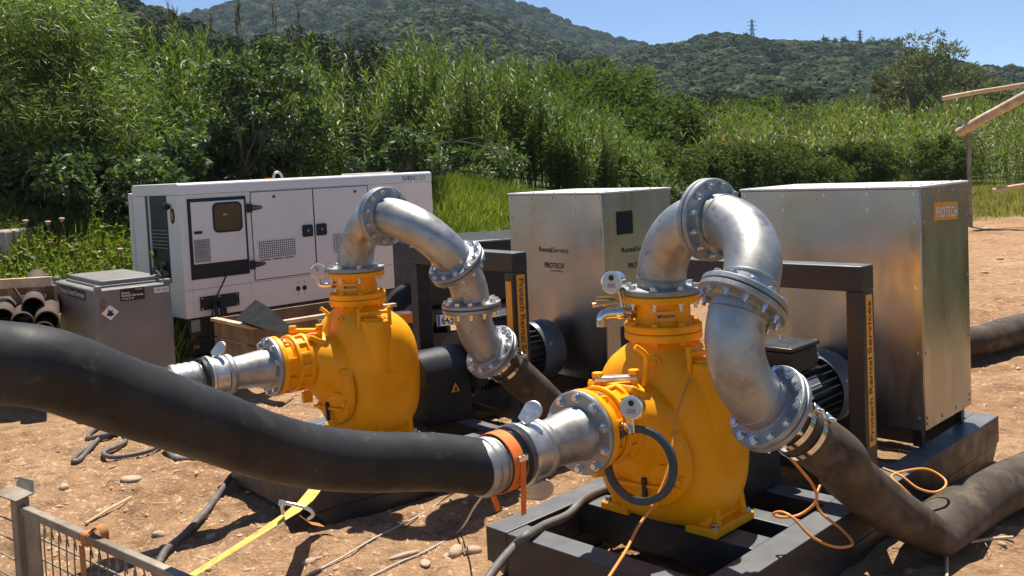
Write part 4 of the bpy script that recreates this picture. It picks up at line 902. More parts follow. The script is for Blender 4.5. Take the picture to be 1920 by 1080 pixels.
# yellow ratchet strap from the left skid corner with its shackle
cn = wpt(F_L, -.09, -SW+.10, SZ); s1 = onz(572, 925, SZ+.01)
ys = thing('ratchet_strap', 'yellow webbing strap stretched from the left skid corner to the cage', 'strap', W0, s1)
q0, q1, q2 = onz(590, 918, SZ+.006), at(548, 960, 4.05), onz(405, 1050, .10)
MB().tube([q0+Vector((.06, .10, .0)), q0, q0+Vector((-.03, -.06, -.03)), q1, (q1+q2)/2, q2, q2+(q2-q1)*.4], [(.036, .002)]*7, 8).build('webbing', 'strap', ys)
MB().tube([q1+Vector((.02, .02, -.02)), q1+Vector((.06, .05, -.07)), q1+Vector((.10, .10, -.10))], [(.024, .002)]*3, 8).build('webbing', 'strap_old', ys)
sh = thing('shackle', 'bow shackle holding the yellow strap at the left skid', 'shackle', W0, q1)
c = q1+Vector((.02, -.012, .015)); MB().tube(spline([c+Vector((-.055, 0, -.02)), c+Vector((-.06, 0, .028)), c+Vector((-.02, -.012, .030)), c+Vector((.05, -.015, .008)), c+Vector((.075, -.01, -.02)), c+Vector((.05, 0, -.045))], 6), .008, 10).build('bow', 'bolt', sh); MB().lathe([(.016, -.01), (.016, .012)], c+Vector((-.058, 0, .03)), (.2, .3, 1), 12).build('pin_head', 'bolt', sh)
# ================================================================== STONES, STRAW
def rock_mesh(seed, flat=.55):
    r = np.random.default_rng(seed); bm = bmesh.new(); bmesh.ops.create_icosphere(bm, subdivisions=2, radius=1)
    d = r.normal(size=(7, 3)); d /= np.linalg.norm(d, axis=1)[:, None]; am = r.uniform(.62, 1.0, 7)
    for v in bm.verts:
        p = np.array(v.co)
        for k in range(7):
            h = p@d[k]
            if h > am[k]: p = p-d[k]*(h-am[k])*.8
        p = p*(1+.07*np.sin(p@d[0]*5+seed)); v.co = Vector((p[0], p[1]*.8, p[2]*flat))
    me = bpy.data.meshes.new('stone'); bm.to_mesh(me); bm.free(); me.polygons.foreach_set('use_smooth', [True]*len(me.polygons)); me.materials.append(M['stone']); return me
ROCKS = [rock_mesh(k, .45+.08*(k % 4)) for k in range(8)]
STN = [(245, 905, 17, 'largest rounded stone on the dirt at left below the foreground hose'), (119, 914, 13, 'blocky pale stone left of the largest stone'), (855, 1021, 20, 'flat pale stone in front of the right skid corner'), (886, 1022, 15, 'pale stone touching the flat stone by the right skid'),
       (757, 1036, 18, 'long finger shaped stone beside the thin wire'), (395, 995, 13, 'pale stone right of the taped cable'), (380, 965, 12, 'stone under the taped cable'), (296, 992, 12, 'stone left of the taped cable end'), (797, 1045, 13, 'low flat stone left of the flat pale stone'), (578, 1047, 14, 'stone beside the yellow strap')]
for k, (px, py, rp, lb) in enumerate(STN):
    q = onz(px, py, 0); s = rp*q.y/FPX; o = bpy.data.objects.new('stone', ROCKS[k % 8]); C.objects.link(o)
    o.scale = (s*1.25, s, s) if k != 4 else (s*1.9, s*.55, s*.6); o.rotation_euler = (0, 0, 2.2*k if k != 4 else .6); o.location = (q.x, q.y, gz(q.x, q.y)+s*.12); tag(o, lb, 'stone', 'stones lying on the dirt')
rr_ = random.Random(3)
for k in range(80):
    px, py = (rr_.uniform(0, 900), rr_.uniform(770, 1075)) if k < 56 else (rr_.uniform(1700, 1920), rr_.uniform(440, 1075))
    q = onz(px, py, 0); s = rr_.uniform(3, 8)*q.y/FPX
    o = bpy.data.objects.new('stone', ROCKS[rr_.randrange(8)]); C.objects.link(o); o.scale = (s*rr_.uniform(1, 1.5), s, s); o.rotation_euler = (rr_.uniform(-.3, .3), 0, rr_.uniform(0, 6)); o.location = (q.x, q.y, gz(q.x, q.y)+s*.1)
    tag(o, 'small pale stone scattered on the dry dirt', 'stone', 'small scattered stones')
def scatter_xy(n, x0, x1, y0, y1): return rng.uniform(x0, x1, n), rng.uniform(y0, y1, n)
# gravel: too many and too small to count
bmp = np.array([(0, 0, .7), (1, 0, 0), (0, .8, 0), (-1, 0, 0), (0, -.8, 0)]); bf = np.array([(0, 1, 2), (0, 2, 3), (0, 3, 4), (0, 4, 1)])
def pebble_field(n, x0, x1, y0, y1, smin, smax):
    x, y = scatter_xy(n, x0, x1, y0, y1); s = smin+(smax-smin)*rng.random(n)**3; a = rng.uniform(0, 6.28, n); sx = rng.uniform(.7, 1.4, n)
    c, sn = np.cos(a), np.sin(a); V = np.empty((n, 5, 3)); bx, by, bz = bmp[:, 0], bmp[:, 1], bmp[:, 2]
    jit = rng.uniform(.7, 1.3, (n, 5))
    V[:, :, 0] = x[:, None]+(c[:, None]*bx*sx[:, None]-sn[:, None]*by)*s[:, None]*jit; V[:, :, 1] = y[:, None]+(sn[:, None]*bx*sx[:, None]+c[:, None]*by)*s[:, None]*jit
    V[:, :, 2] = gh(x, y)[:, None]-.15*s[:, None]+bz*s[:, None]*jit
    return V.reshape(-1, 3), (bf[None]+5*np.arange(n)[:, None, None]).reshape(-1, 3)
V1, F1 = pebble_field(2600, -3, 1.2, 2.8, 7.5, .003, .016); V2, F2 = pebble_field(2200, 1.2, 8, 2.8, 16, .004, .022)
V3, F3 = pebble_field(12000, -3.4, 1.2, 2.8, 8, .004, .024); V4, F4 = pebble_field(9000, 1.2, 9, 2.8, 17, .005, .030)
tag(nobj('dirt_clods', np.concatenate([V3, V4]), np.concatenate([F3, F4+len(V3)]), M['clod'], smooth=False), 'crumbled dirt clods over the ground', 'clods', kind='stuff')
peb = nobj('gravel', np.concatenate([V1, V2]), np.concatenate([F1, F2+len(V1)]), M['stone'], smooth=True); tag(peb, 'loose gravel and small clods over the dirt', 'gravel', kind='stuff')
def strips(base, d0, length, width, droop, seg=3, side=None, tip=.15):
    """leaf strips: base (N,3), start direction d0 (N,3); they bend down by droop along their length"""
    n = len(base); d0 = d0/np.linalg.norm(d0, axis=1, keepdims=True)
    if side is None:
        side = np.cross(d0, np.array([0, 0, 1.])+rng.normal(0, .25, (n, 3)))
    side = side/(np.linalg.norm(side, axis=1, keepdims=True)+1e-9)
    V = np.empty((n, (seg+1)*2, 3)); p = base.copy(); d = d0.copy()
    for k in range(seg+1):
        t = k/seg; w = width*(np.sin(np.pi*min(.12+.88*t, 1))**.6*(1-tip)+tip if t < 1 else tip*.3)
        w = width*max(.08, (1-abs(2*t-.7)**2*.62)) if t < 1 else width*.06
        V[:, 2*k] = p-side*w[:, None]/2; V[:, 2*k+1] = p+side*w[:, None]/2
        if k < seg:
            p = p+d*(length/seg)[:, None]; d = d+np.array([0, 0, -1.])*(droop/seg)[:, None]; d /= np.linalg.norm(d, axis=1, keepdims=True)
    i = np.arange(n)[:, None]*((seg+1)*2)
    F = np.concatenate([np.stack([i+2*k, i+2*k+1, i+2*k+3, i+2*k+2], -1).reshape(n, 1, 4) for k in range(seg)], 1).reshape(-1, 4)
    return V.reshape(-1, 3), F
def join(parts):
    Vs, Fs, o = [], [], 0
    for V, F in parts: Vs.append(V); Fs.append(F+o); o += len(V)
    return np.concatenate(Vs), np.concatenate(Fs)
n = 4200; x, y = scatter_xy(n, -3.2, 7, 2.9, 10); a = rng.uniform(0, 6.28, n); b = np.stack([x, y, gh(x, y)+.004], 1)
V, F = strips(b, np.stack([np.cos(a), np.sin(a), rng.uniform(-.05, .12, n)], 1), rng.uniform(.02, .17, n)*rng.uniform(.4, 1, n), rng.uniform(.0014, .0036, n), rng.uniform(-.1, .25, n), 2)
tag(nobj('dry_straw', V, F, M['straw']), 'bits of dry straw scattered over the dirt', 'straw', kind='stuff')
for k, (p, q, lb) in enumerate((((160, 972), (246, 932), 'long dry cane stem lying on the dirt at left'), ((1775, 1080), (1775, 1040), 'short dry cane stem by the folded hose'), ((1820, 1022), (1900, 1021), 'dry cane stem lying right of the folded hose'))):
    A, B = G(*p, .012), G(*q, .014); o = MB().tube([A, (A+B)/2+Vector((0, 0, .004)), B], .007, 8).build('dry_stem', 'straw', None, off=A); tag(o, lb, 'stem', 'dry stems')

# ================================================================== LEAVES
def leafmat(name, c1, c2, trans=.35, rough=.5, c3=None, spec=.3):
    m, N, L, b = newmat(name)
    g = N.new('ShaderNodeNewGeometry'); st = [(0, c1), (1, c2)] if c3 is None else [(0, c1), (.88, c2), (.93, c3), (1, c3)]
    r = ramp(N, L, g.outputs['Random Per Island'], st); n = noise(N, L, .7, 3, .6)
    rr = ramp(N, L, n.outputs['Fac'], [(.3, (.72, .74, .7)), (.7, (1.25, 1.2, 1.1))])
    mx = N.new('ShaderNodeMix'); mx.data_type = 'RGBA'; mx.blend_type = 'MULTIPLY'; mx.inputs[0].default_value = 1
    L.new(r.outputs[0], mx.inputs[6]); L.new(rr.outputs[0], mx.inputs[7]); L.new(mx.outputs[2], b.inputs['Base Color'])
    b.inputs['Roughness'].default_value = rough; b.inputs['Specular IOR Level'].default_value = spec if rough < .55 else .08
    t = N.new('ShaderNodeBsdfTranslucent'); tm = N.new('ShaderNodeMix'); tm.data_type = 'RGBA'; tm.blend_type = 'MULTIPLY'; tm.inputs[0].default_value = 1
    L.new(mx.outputs[2], tm.inputs[6]); tm.inputs[7].default_value = (1.28, 1.6, .5, 1); L.new(tm.outputs[2], t.inputs['Color'])
    ms = N.new('ShaderNodeMixShader'); ms.inputs[0].default_value = trans; out = N['Material Output']
    L.new(b.outputs[0], ms.inputs[1]); L.new(t.outputs[0], ms.inputs[2]); L.new(ms.outputs[0], out.inputs['Surface']); return m
M['reed'] = leafmat('reed_leaf', (.060, .098, .025), (.148, .188, .054), .36, .5, (.22, .23, .08))
M['reed_far'] = leafmat('far_reed_leaf', (.09, .12, .025), (.19, .22, .055), .35, .5, (.30, .20, .09))
M['willow'] = leafmat('willow_leaf', (.085, .125, .038), (.19, .225, .082), .38, .45, (.27, .33, .17))
M['shrub'] = leafmat('shrub_leaf', (.060, .092, .040), (.135, .175, .085), .3, .5)
M['grass'] = leafmat('grass_blade', (.10, .14, .025), (.22, .245, .06), .34, .5, (.36, .28, .12))
M['drygrass'] = leafmat('dry_grass_blade', (.24, .20, .07), (.38, .30, .12), .3, .6)
M['tree_dark'] = leafmat('dark_tree_leaf', (.018, .028, .012), (.045, .055, .022), .12, .6)
M['hedge'] = leafmat('hedge_leaf', (.058, .080, .026), (.125, .145, .055), .32, .7)
M['tree_mid'] = leafmat('mid_tree_leaf', (.048, .078, .020), (.11, .14, .04), .3, .7)
M['tree_pale'] = leafmat('pale_tree_leaf', (.10, .125, .05), (.19, .21, .10), .28, .7)
M['tree_grey'] = leafmat('grey_tree_leaf', (.10, .105, .065), (.20, .195, .135), .25, .6)
M['hillwood'] = leafmat('hill_wood_leaf', (.030, .044, .022), (.085, .098, .045), .15, .7)
def hillcrown():
    m, N, L, b = newmat('hill_crown')
    oi = N.new('ShaderNodeObjectInfo'); r = ramp(N, L, oi.outputs['Random'], [(0, (.014, .026, .016)), (.6, (.034, .052, .030)), (.85, (.062, .080, .044)), (1, (.095, .098, .055))])
    n = noise(N, L, 14, 3, .6); rr = ramp(N, L, n.outputs['Fac'], [(.35, (.45, .45, .45)), (.65, (1.4, 1.4, 1.3))]); mx = N.new('ShaderNodeMix'); mx.data_type = 'RGBA'; mx.blend_type = 'MULTIPLY'; mx.inputs[0].default_value = 1
    L.new(r.outputs[0], mx.inputs[6]); L.new(rr.outputs[0], mx.inputs[7]); L.new(mx.outputs[2], b.inputs['Base Color']); b.inputs['Roughness'].default_value = 1; b.inputs['Specular IOR Level'].default_value = .05; return m
M['hillcrown'] = hillcrown()
M['stalk'] = leafmat('dry_plume', (.12, .085, .05), (.22, .16, .09), .15, .8)

def reeds(xy, hmin, hmax, nl, ll, lw, lean=.25, culm=True):
    n = len(xy); h = rng.uniform(hmin, hmax, n); z0 = gh(xy[:, 0], xy[:, 1]); la = rng.uniform(0, 6.28, n); lm = rng.uniform(0, lean, n)
    tip = np.stack([xy[:, 0]+np.cos(la)*lm*h, xy[:, 1]+np.sin(la)*lm*h, z0+h], 1); base = np.stack([xy[:, 0], xy[:, 1], z0], 1)
    t = (np.arange(nl)[None]+rng.random((n, nl)))/nl; t = .10+.90*t**.8; curve = t**1.6
    P = base[:, None]*(1-t[..., None])+tip[:, None]*t[..., None]; P[..., :2] = base[:, None, :2]+(tip-base)[:, None, :2]*curve[..., None]
    az = la[:, None]+np.arange(nl)[None]*math.pi+rng.normal(0, .7, (n, nl)); el = .35+.9*t**3+rng.normal(0, .18, (n, nl))
    D = np.stack([np.cos(az)*np.cos(el), np.sin(az)*np.cos(el), np.sin(el)], -1)
    N_ = n*nl; sc = (.75+.5*rng.random(N_))*(1.05-.45*t.ravel()**6)
    parts = [strips(P.reshape(-1, 3), D.reshape(-1, 3), ll*sc, lw*(.7+.6*rng.random(N_)), rng.uniform(.7, 1.9, N_)*(1-.5*t.ravel()**4), 3)]
    if culm: parts.append(strips(base, tip-base, np.linalg.norm(tip-base, axis=1), np.full(n, .022), np.full(n, .02), 2))
    return join(parts)
def band_xy(n, pts, depth):
    """points in a band behind the polyline pts of (x, y)"""
    p = np.array(pts, float); L_ = np.r_[0, np.cumsum(np.hypot(*np.diff(p, axis=0).T))]; s = rng.uniform(0, L_[-1], n)
    x = np.interp(s, L_, p[:, 0]); y = np.interp(s, L_, p[:, 1]); k = rng.random(n)*depth; return np.stack([x+rng.normal(0, .25, n)-.15*k, y+k], 1)
# giant cane thicket behind the generator: front rank leaning out, taller ranks behind
lineA = [(-9.5, 12.6), (-6.5, 13.2), (-4.5, 14.2), (-2, 15.6), (0.5, 17.6), (2.6, 20.2), (4.0, 23.5)]
def clumped(nc, per, line, depth, sp, hmin, hmax, nl, ll, lw, lean):
    """cane stools: each has its own height, canes fan out of it, gaps stay between them"""
    cen = band_xy(nc, line, depth); ch = rng.uniform(0, 1, nc); out = []; FX = lambda x: np.clip(1-.13*np.clip(x, 0, 4), .5, 1) if line[0][0] < 0 else 1
    for lo, hi in ((0, .33), (.33, .66), (.66, 1.01)):
        c = cen[(ch >= lo) & (ch < hi)]
        if len(c) == 0: continue
        xy = np.repeat(c, per, 0)+rng.normal(0, sp, (len(c)*per, 2)); a = hmin+(hmax-hmin)*lo*.9; out.append(reeds(xy, a*FX(xy[:, 0]), (a+(hmax-hmin)*.55)*FX(xy[:, 0]), nl, ll, lw, lean))
    return join(out)
V, F = join([clumped(58, 13, lineA, 1.5, .15, .8, 1.9, 46, .22, .021, .48), clumped(105, 15, [(x-.2, y+1.2) for x, y in lineA], 2.8, .17, 1.5, 2.85, 54, .23, .021, .34)])
tag(nobj('cane_thicket', V, F, M['reed']), 'dense green giant cane thicket behind the generator', 'cane thicket', kind='stuff')
lineB = [(6.5, 33), (9, 33.5), (13, 35), (18, 36), (26, 38), (36, 42)]
V, F = join([clumped(130, 7, lineB, 4, .4, 1.2, 2.6, 18, .5, .045, .35), clumped(210, 7, [(x, y+3) for x, y in lineB], 9, .4, 2.3, 3.8, 22, .5, .045, .22)])
tag(nobj('cane_field', V, F, M['reed_far']), 'yellow green cane field beyond the dirt at right', 'cane field', kind='stuff')
# dry flowering plumes of last year's canes standing above the thicket
rp_ = random.Random(11); PL = []
for k in range(26):
    px = rp_.choice([rp_.uniform(180, 520), rp_.uniform(180, 760)]); q = at(px, 120, 18.0); x_, y_ = q.x, 18.0
    top = at(px, rp_.uniform(2, 75), 18.0).z; a = rp_.uniform(-.06, .06)
    b0 = Vector((x_, y_, gz(x_, y_))); tp_ = Vector((x_+a*4, y_, top))
    o = MB().tube(spline([b0, (b0+tp_)/2+Vector((a*.3, 0, 0)), tp_], 4), .006, 5).build('cane_stalk', M['stalk'], None, off=b0)
    nn = 26; tt = rng.uniform(.9, 1.0, nn); bb = np.array(b0)[None]+(np.array(tp_)-np.array(b0))[None]*tt[:, None]; az = rng.uniform(0, 6.28, nn)
    V, F = strips(bb-np.array(b0), np.stack([np.cos(az)*.4, np.sin(az)*.4, np.ones(nn)], 1), rng.uniform(.08, .18, nn), np.full(nn, .012), rng.uniform(0, .6, nn), 2); nobj('plume', V, F, M['stalk'], o)
    tag(o, 'dry brown cane stalk standing above the green thicket', 'cane stalk', 'dry cane stalks above the thicket')

def limb(mb, p, d, L_, r, depth, tips, rg, spread=.6, up=.15):
    pts = [p]; q = Vector(p); dd = Vector(d).normalized()
    for k in range(3):
        dd = (dd+Vector((rg.gauss(0, .14), rg.gauss(0, .14), rg.gauss(0, .10)+up*.25))).normalized(); q = q+dd*(L_/3); pts.append(q.copy())
    mb.tube(pts, [r, r*.85, r*.7, r*.55], 6, cap=False); tips.append((pts[-1], dd)); tips.append((pts[-2], dd))
    if depth > 0:
        for k in range(3):
            a = rg.uniform(0, 6.28); s = dd.cross(Vector((math.cos(a), math.sin(a), .3))).normalized()
            limb(mb, pts[-1 if k else -2], (dd+s*spread*rg.uniform(.6, 1.3)+Vector((0, 0, up))), L_*rg.uniform(.6, .8), r*.55, depth-1, tips, rg, spread, up)
def tree(name, label, cat, loc, h, cw, leafm, nl, leaf, group=None, seed=0, trunks=1, shape='round', base=.25, aspect=1.6, clump=.22, gap=0.0):
    """tapered trunk(s), branching limbs, leaves in uneven clumps through the crown's volume"""
    rg = random.Random(seed); g = np.random.default_rng(seed+100); loc = Vector(loc)
    t = thing(name, label, cat, W0, loc, group); tips = []; mb = MB()
    for k in range(trunks):
        a = rg.uniform(0, 6.28); d = Vector((math.cos(a)*.28*(trunks > 1), math.sin(a)*.28*(trunks > 1), 1))
        p = loc+Vector((rg.uniform(-.1, .1)*(trunks > 1)*cw, rg.uniform(-.1, .1)*(trunks > 1)*cw, -.05)); tr = h*(.016 if trunks > 1 else .026)
        pts = [p, p+d*h*base*.5, p+d*h*base+Vector((rg.gauss(0, .03)*h, 0, 0))]; mb.tube(pts, [tr*1.3, tr, tr*.85], 8, cap=False)
        for j in range(4 if trunks == 1 else 2):
            b = rg.uniform(0, 6.28); limb(mb, pts[-1], Vector((math.cos(b)*.7, math.sin(b)*.7, .8)), h*(1-base)*.33, tr*.6, 2, tips, rg)
    mb.build('trunk', 'bark', t, ang=70)
    # clump centres: limb tips pulled into the crown envelope, plus some on the envelope itself
    nc = max(14, int(nl/110)); cz0 = h*base; ch = h-cz0
    u = g.normal(size=(nc, 3)); u /= np.linalg.norm(u, axis=1, keepdims=True); rad = g.uniform(.35, 1, nc)**.5
    if shape == 'cone': zz = g.random(nc)**1.3; rr = (1-zz)**.7*g.uniform(.3, 1, nc)**.5; az = g.uniform(0, 6.28, nc); Cc = np.stack([np.cos(az)*rr*cw/2, np.sin(az)*rr*cw/2, cz0*.6+zz*(h-cz0*.6)*.96], 1)
    else:
        Cc = np.stack([u[:, 0]*rad*cw/2, u[:, 1]*rad*cw/2, cz0+ch/2+u[:, 2]*rad*ch/2*.92], 1); lob = 1+.16*np.sin(3*np.arctan2(u[:, 1], u[:, 0])+seed)+.12*np.sin(5*u[:, 2]+seed*2)
        Cc[:, :2] *= lob[:, None]
    if gap: Cc = Cc[g.random(nc) > gap]
    nc = len(Cc); cs = clump*cw*g.uniform(.45, 1.25, nc); per = g.multinomial(nl, cs**2/np.sum(cs**2)); ci = np.repeat(np.arange(nc), per)
    off = g.normal(size=(len(ci), 3)); off /= np.linalg.norm(off, axis=1, keepdims=True); off *= (g.uniform(.3, 1, len(ci))**.45)[:, None]; off[:, 2] *= .72
    P = Cc[ci]+off*cs[ci][:, None]*.62; keep = P[:, 2] > .08*h; P = P[keep]; off = off[keep]; m_ = len(P)
    D = off+g.normal(0, .55, (m_, 3))+np.array([0, 0, -.15]); sz = leaf*g.uniform(.6, 1.35, m_)
    sd = np.cross(D, g.normal(size=(m_, 3)))
    V, F = strips(P, D, sz*aspect, sz*.55 if aspect > 2.5 else sz*.8, g.uniform(.1, .7, m_), 1 if leaf > .12 else 2, sd)
    nobj('crown', V, F, M[leafm], t); return t
def shrub(name, label, loc, h, w, leafm, nl, leaf, group=None, seed=0, aspect=2.0, cat='shrub', **k):
    return tree(name, label, cat, loc, h, w, leafm, nl, leaf, group, seed, trunks=5, base=.12, aspect=aspect, **k)
def gl(px, Y, py=300):
    p = at(px, py, Y); return Vector((p.x, Y, gz(p.x, Y)))
# willow at the left edge and the shrubs before the thicket
shrub('willow_bush', 'tall willow bush with narrow leaves at the left edge', gl(20, 13.0), 3.3, 3.6, 'willow', 48000, .030, 'left edge willows', 5, 4.2, 'willow', clump=.18)
shrub('willow_bush', 'willow bush rising out of the top left corner', gl(-30, 14.2), 4.5, 2.8, 'willow', 30000, .034, 'left edge willows', 6, 4.2, 'willow', clump=.18)
shrub('willow_bush', 'low willow bush between the tall willow and the canes', gl(120, 12.4), 1.9, 2.0, 'willow', 15000, .028, 'left edge willows', 7, 4.0, 'willow', clump=.2)
for k, (px, Y, h, w, n_, lb) in enumerate(((430, 14.0, 2.1, 1.6, 5000, 'grey green round-leaved shrub above the generator roof at left'), (520, 14.6, 2.5, 1.5, 5000, 'grey green shrub left of the generator lifting eye'), (770, 14.9, 1.05, 1.3, 3000, 'low shrub behind the right end of the generator'), (885, 16.5, .75, 1.8, 3000, 'low leafy shrub between generator and cabinet'), (300, 13.3, 1.3, 1.6, 4000, 'small shrub behind the left end of the generator'), (40, 12.0, .9, 1.7, 4500, 'low undergrowth bush below the willow at the left edge'), (130, 11.9, .95, 1.6, 4500, 'low undergrowth bush below the willow, the middle one'), (215, 11.9, .9, 1.6, 4500, 'low undergrowth bush left of the generator end'))):
    shrub('leafy_shrub', lb, gl(px, Y), h, w, 'shrub', n_, .05, 'shrubs before the thicket', 20+k, 1.7, clump=.2)
fb = gl(810, 15.6); fb = fb+Vector((0, 0, .75)); o = thing('fallen_branch', 'bare grey branch lying over the weeds right of the generator', 'branch', W0, fb)
mb = MB(); mb.tube(spline([fb, fb+Vector((.4, .05, .08)), fb+Vector((.9, .1, -.05)), fb+Vector((1.35, .1, -.3))], 5), [.016]*16, 6); mb.tube(spline([fb+Vector((.3, .03, .07)), fb+Vector((.8, 0, .12)), fb+Vector((1.2, -.05, -.1))], 5), .009, 6); mb.build('wood', 'bark', o)
# meadow and weeds
def grassfield(xy, hmin, hmax, w, mat, name, label, droop=.8, per=1):
    xy = np.repeat(xy, per, 0); n = len(xy); xy = xy+rng.normal(0, .05, xy.shape); a = rng.uniform(0, 6.28, n); e = rng.uniform(.9, 1.45, n)
    D = np.stack([np.cos(a)*np.cos(e), np.sin(a)*np.cos(e), np.sin(e)], 1); V, F = strips(np.stack([xy[:, 0], xy[:, 1], gh(xy[:, 0], xy[:, 1])-.01], 1), D, rng.uniform(hmin, hmax, n), w*rng.uniform(.6, 1.4, n), rng.uniform(.2, droop, n), 3)
    o = nobj(name, V, F, mat); tag(o, label, 'grass', kind='stuff'); return o
def wedge(n, pxa, pxb, ya, yb, pw=1.0):
    Y = ya+(yb-ya)*rng.random(n)**pw; px = rng.uniform(pxa, pxb, n); p = (px-960)/FPX*Y; xy = np.stack([p, Y], 1); return xy[grassy(xy[:, 0], xy[:, 1]) > rng.random(n)*.9]
wd = wedge(12000, -150, 330, 8.2, 11.4)
grassfield(wd, .18, .50, .013, M['grass'], 'weeds', 'tall green weeds on the bank behind the grey tank', per=3)
grassfield(wedge(8000, 740, 1010, 12.4, 15.6), .15, .42, .011, M['grass'], 'meadow_grass', 'bright green meadow grass between generator and cabinet', per=3)
grassfield(wedge(7000, 1550, 2050, 19, 36), .08, .3, .02, M['drygrass'], 'dry_grass', 'thin dry grass beyond the dirt at right', per=3)
# broad weed leaves low down at left
n = 11000; xy = wedge(n, -120, 300, 8.3, 11.5); n = len(xy); a = rng.uniform(0, 6.28, n); e = rng.uniform(-.1, .8, n); z = gh(xy[:, 0], xy[:, 1])+rng.uniform(.05, .42, n)
V, F = strips(np.stack([xy[:, 0], xy[:, 1], z], 1), np.stack([np.cos(a)*np.cos(e), np.sin(a)*np.cos(e), np.sin(e)], 1), rng.uniform(.035, .085, n), rng.uniform(.022, .042, n), rng.uniform(.2, .9, n), 2); tag(nobj('broad_weeds', V, F, M['grass']), 'broad leaved weeds on the bank at left', 'weeds', kind='stuff')
ORD = ['leftmost', 'second from the left', 'third from the left', 'fourth from the left', 'fifth from the left', 'sixth from the left', 'seventh from the left', 'eighth from the left', 'ninth from the left', 'tenth from the left', 'eleventh from the left', 'twelfth from the left', 'thirteenth from the left', 'fourteenth from the left']
def ordinal(lst, k, f=lambda e: e[0], same=lambda a, b: True):
    return ORD[sorted([i for i in range(len(lst)) if same(lst[i], lst[k])], key=lambda i: f(lst[i])).index(k)]
THS = ((48, 417), (90, 419), (116, 413), (68, 430), (25, 436), (95, 458), (119, 456), (139, 458), (225, 470))
for k, (px, py) in enumerate(THS):
    Y = 10.5+.12*(k % 4); tp_ = at(px, py, Y); b0 = Vector((tp_.x+.04, Y, gz(tp_.x, Y))); t = thing('thistle', 'thistle with dry brown head in the weeds at left, '+ordinal(THS, k), 'thistle', W0, b0, 'dry thistles at left')
    MB().tube([b0, (b0+tp_)/2+Vector((.02, 0, 0)), tp_], .007, 6).build('stem', M['stalk'], t); MB().lathe([(.008, -.022), (.022, -.008), (.023, .004), (.019, .010), (.032, .020), (.027, .027), (.006, .031)], tp_, (0.1, -.1, 1), 12).build('flower_head', 'thistle', t)
for k, (x_, y_, h_, w_, lb) in enumerate(((6.9, 4.6, 2.6, 2.6, 'nearest'), (7.6, 7.0, 2.9, 2.8, 'second'), (8.6, 9.2, 2.6, 2.6, 'third'), (7.2, 2.2, 2.8, 2.8, 'rear'))):
    shrub('roadside_bush', 'green bush beside the track right of the site, the %s one' % lb, (x_, y_, gz(x_, y_)), h_, w_, 'tree_mid', 1800, .09, 'bushes right of the track', 200+k, 1.8, 'bush')
bk = thing('concrete_block', 'pale concrete slab half hidden in the weeds at the left edge', 'block', W0, gl(15, 10.6)); q = at(15, 440, 10.6); MB().box((q.x-.8, 10.3, q.z-.5), (q.x+.12, 10.9, q.z+.06)).build('slab', 'concrete', bk, .03)

# ------------------------------------------------------------------ trees behind
pn = [(395, 62, 46, 5), (440, 52, 50, 5), (490, 46, 52, 6), (540, 42, 50, 6), (590, 48, 54, 6), (640, 55, 50, 6), (690, 62, 48, 5), (735, 84, 46, 5), (345, 40, 52, 7), (300, 22, 55, 8), (240, 0, 52, 8), (180, -10, 50, 8), (120, 5, 48, 8), (60, -5, 50, 8)]
for k, (px, py, Y, w) in enumerate(pn):
    top = at(px, py, Y).z; b0 = gl(px, Y); tree('dark_tree', 'dark tree in the row beyond the cane thicket, '+ordinal(pn, k), 'tree', b0, (top-b0.z)*.98, w, 'tree_dark', 8000, .11, 'dark trees beyond the thicket', 40+k, base=.12, clump=.2)
md = [(1000, 118, 34, 4.5, 'tree_mid'), (1065, 112, 40, 5.5, 'tree_mid'), (1130, 135, 36, 4.5, 'tree_mid'), (1185, 118, 48, 6.5, 'tree_pale'), (1235, 165, 38, 4.0, 'tree_mid'), (1165, 190, 30, 3.2, 'tree_mid'), (1290, 180, 62, 5.5, 'tree_dark'), (1330, 205, 52, 4.5, 'tree_dark'), (1385, 185, 66, 6, 'tree_mid'), (1440, 182, 70, 6, 'tree_mid'), (1500, 192, 66, 6, 'tree_pale'), (1560, 185, 72, 6, 'tree_dark'), (1260, 215, 44, 3.4, 'tree_dark'), (1620, 172, 75, 7, 'tree_mid'), (940, 128, 40, 4, 'tree_mid'), (1350, 160, 90, 8, 'tree_dark'), (1470, 165, 95, 8, 'tree_dark')]
for k, (px, py, Y, w, mt_) in enumerate(md):
    top = at(px, py, Y).z; b0 = gl(px, Y); lb = {'tree_mid': 'mid green bushy valley tree', 'tree_dark': 'dark rounded valley tree', 'tree_pale': 'pale green spreading valley tree'}[mt_]
    tree('bushy_tree', lb+', '+ordinal(md, k, same=lambda a, b: a[4] == b[4])+' of its kind', 'tree', b0, top-b0.z, w, mt_, 7500, .11 if Y < 50 else .17, 'trees in the valley', 70+k, base=.1, clump=.22)
sh_ = [(1240, 285, 27, 2.2), (1290, 270, 28, 2.4), (1345, 265, 29, 2.6), (1400, 262, 28, 2.4), (1455, 268, 29, 2.4), (1510, 275, 28, 2.2), (1200, 255, 26, 2.4), (1565, 270, 31, 2.2), (1130, 280, 25, 2.2), (1640, 262, 31, 2.0), (1770, 252, 30, 1.8)]
for k, (px, py, Y, w) in enumerate(sh_):
    top = at(px, py, Y).z; b0 = gl(px, Y); shrub('hedge_bush', 'dark green bush in the row behind the cabinets, '+ordinal(sh_, k), b0, max(1.4, top-b0.z), w, 'hedge', 5200, .062, 'bushes behind the cabinets', 110+k, 1.7, 'bush')
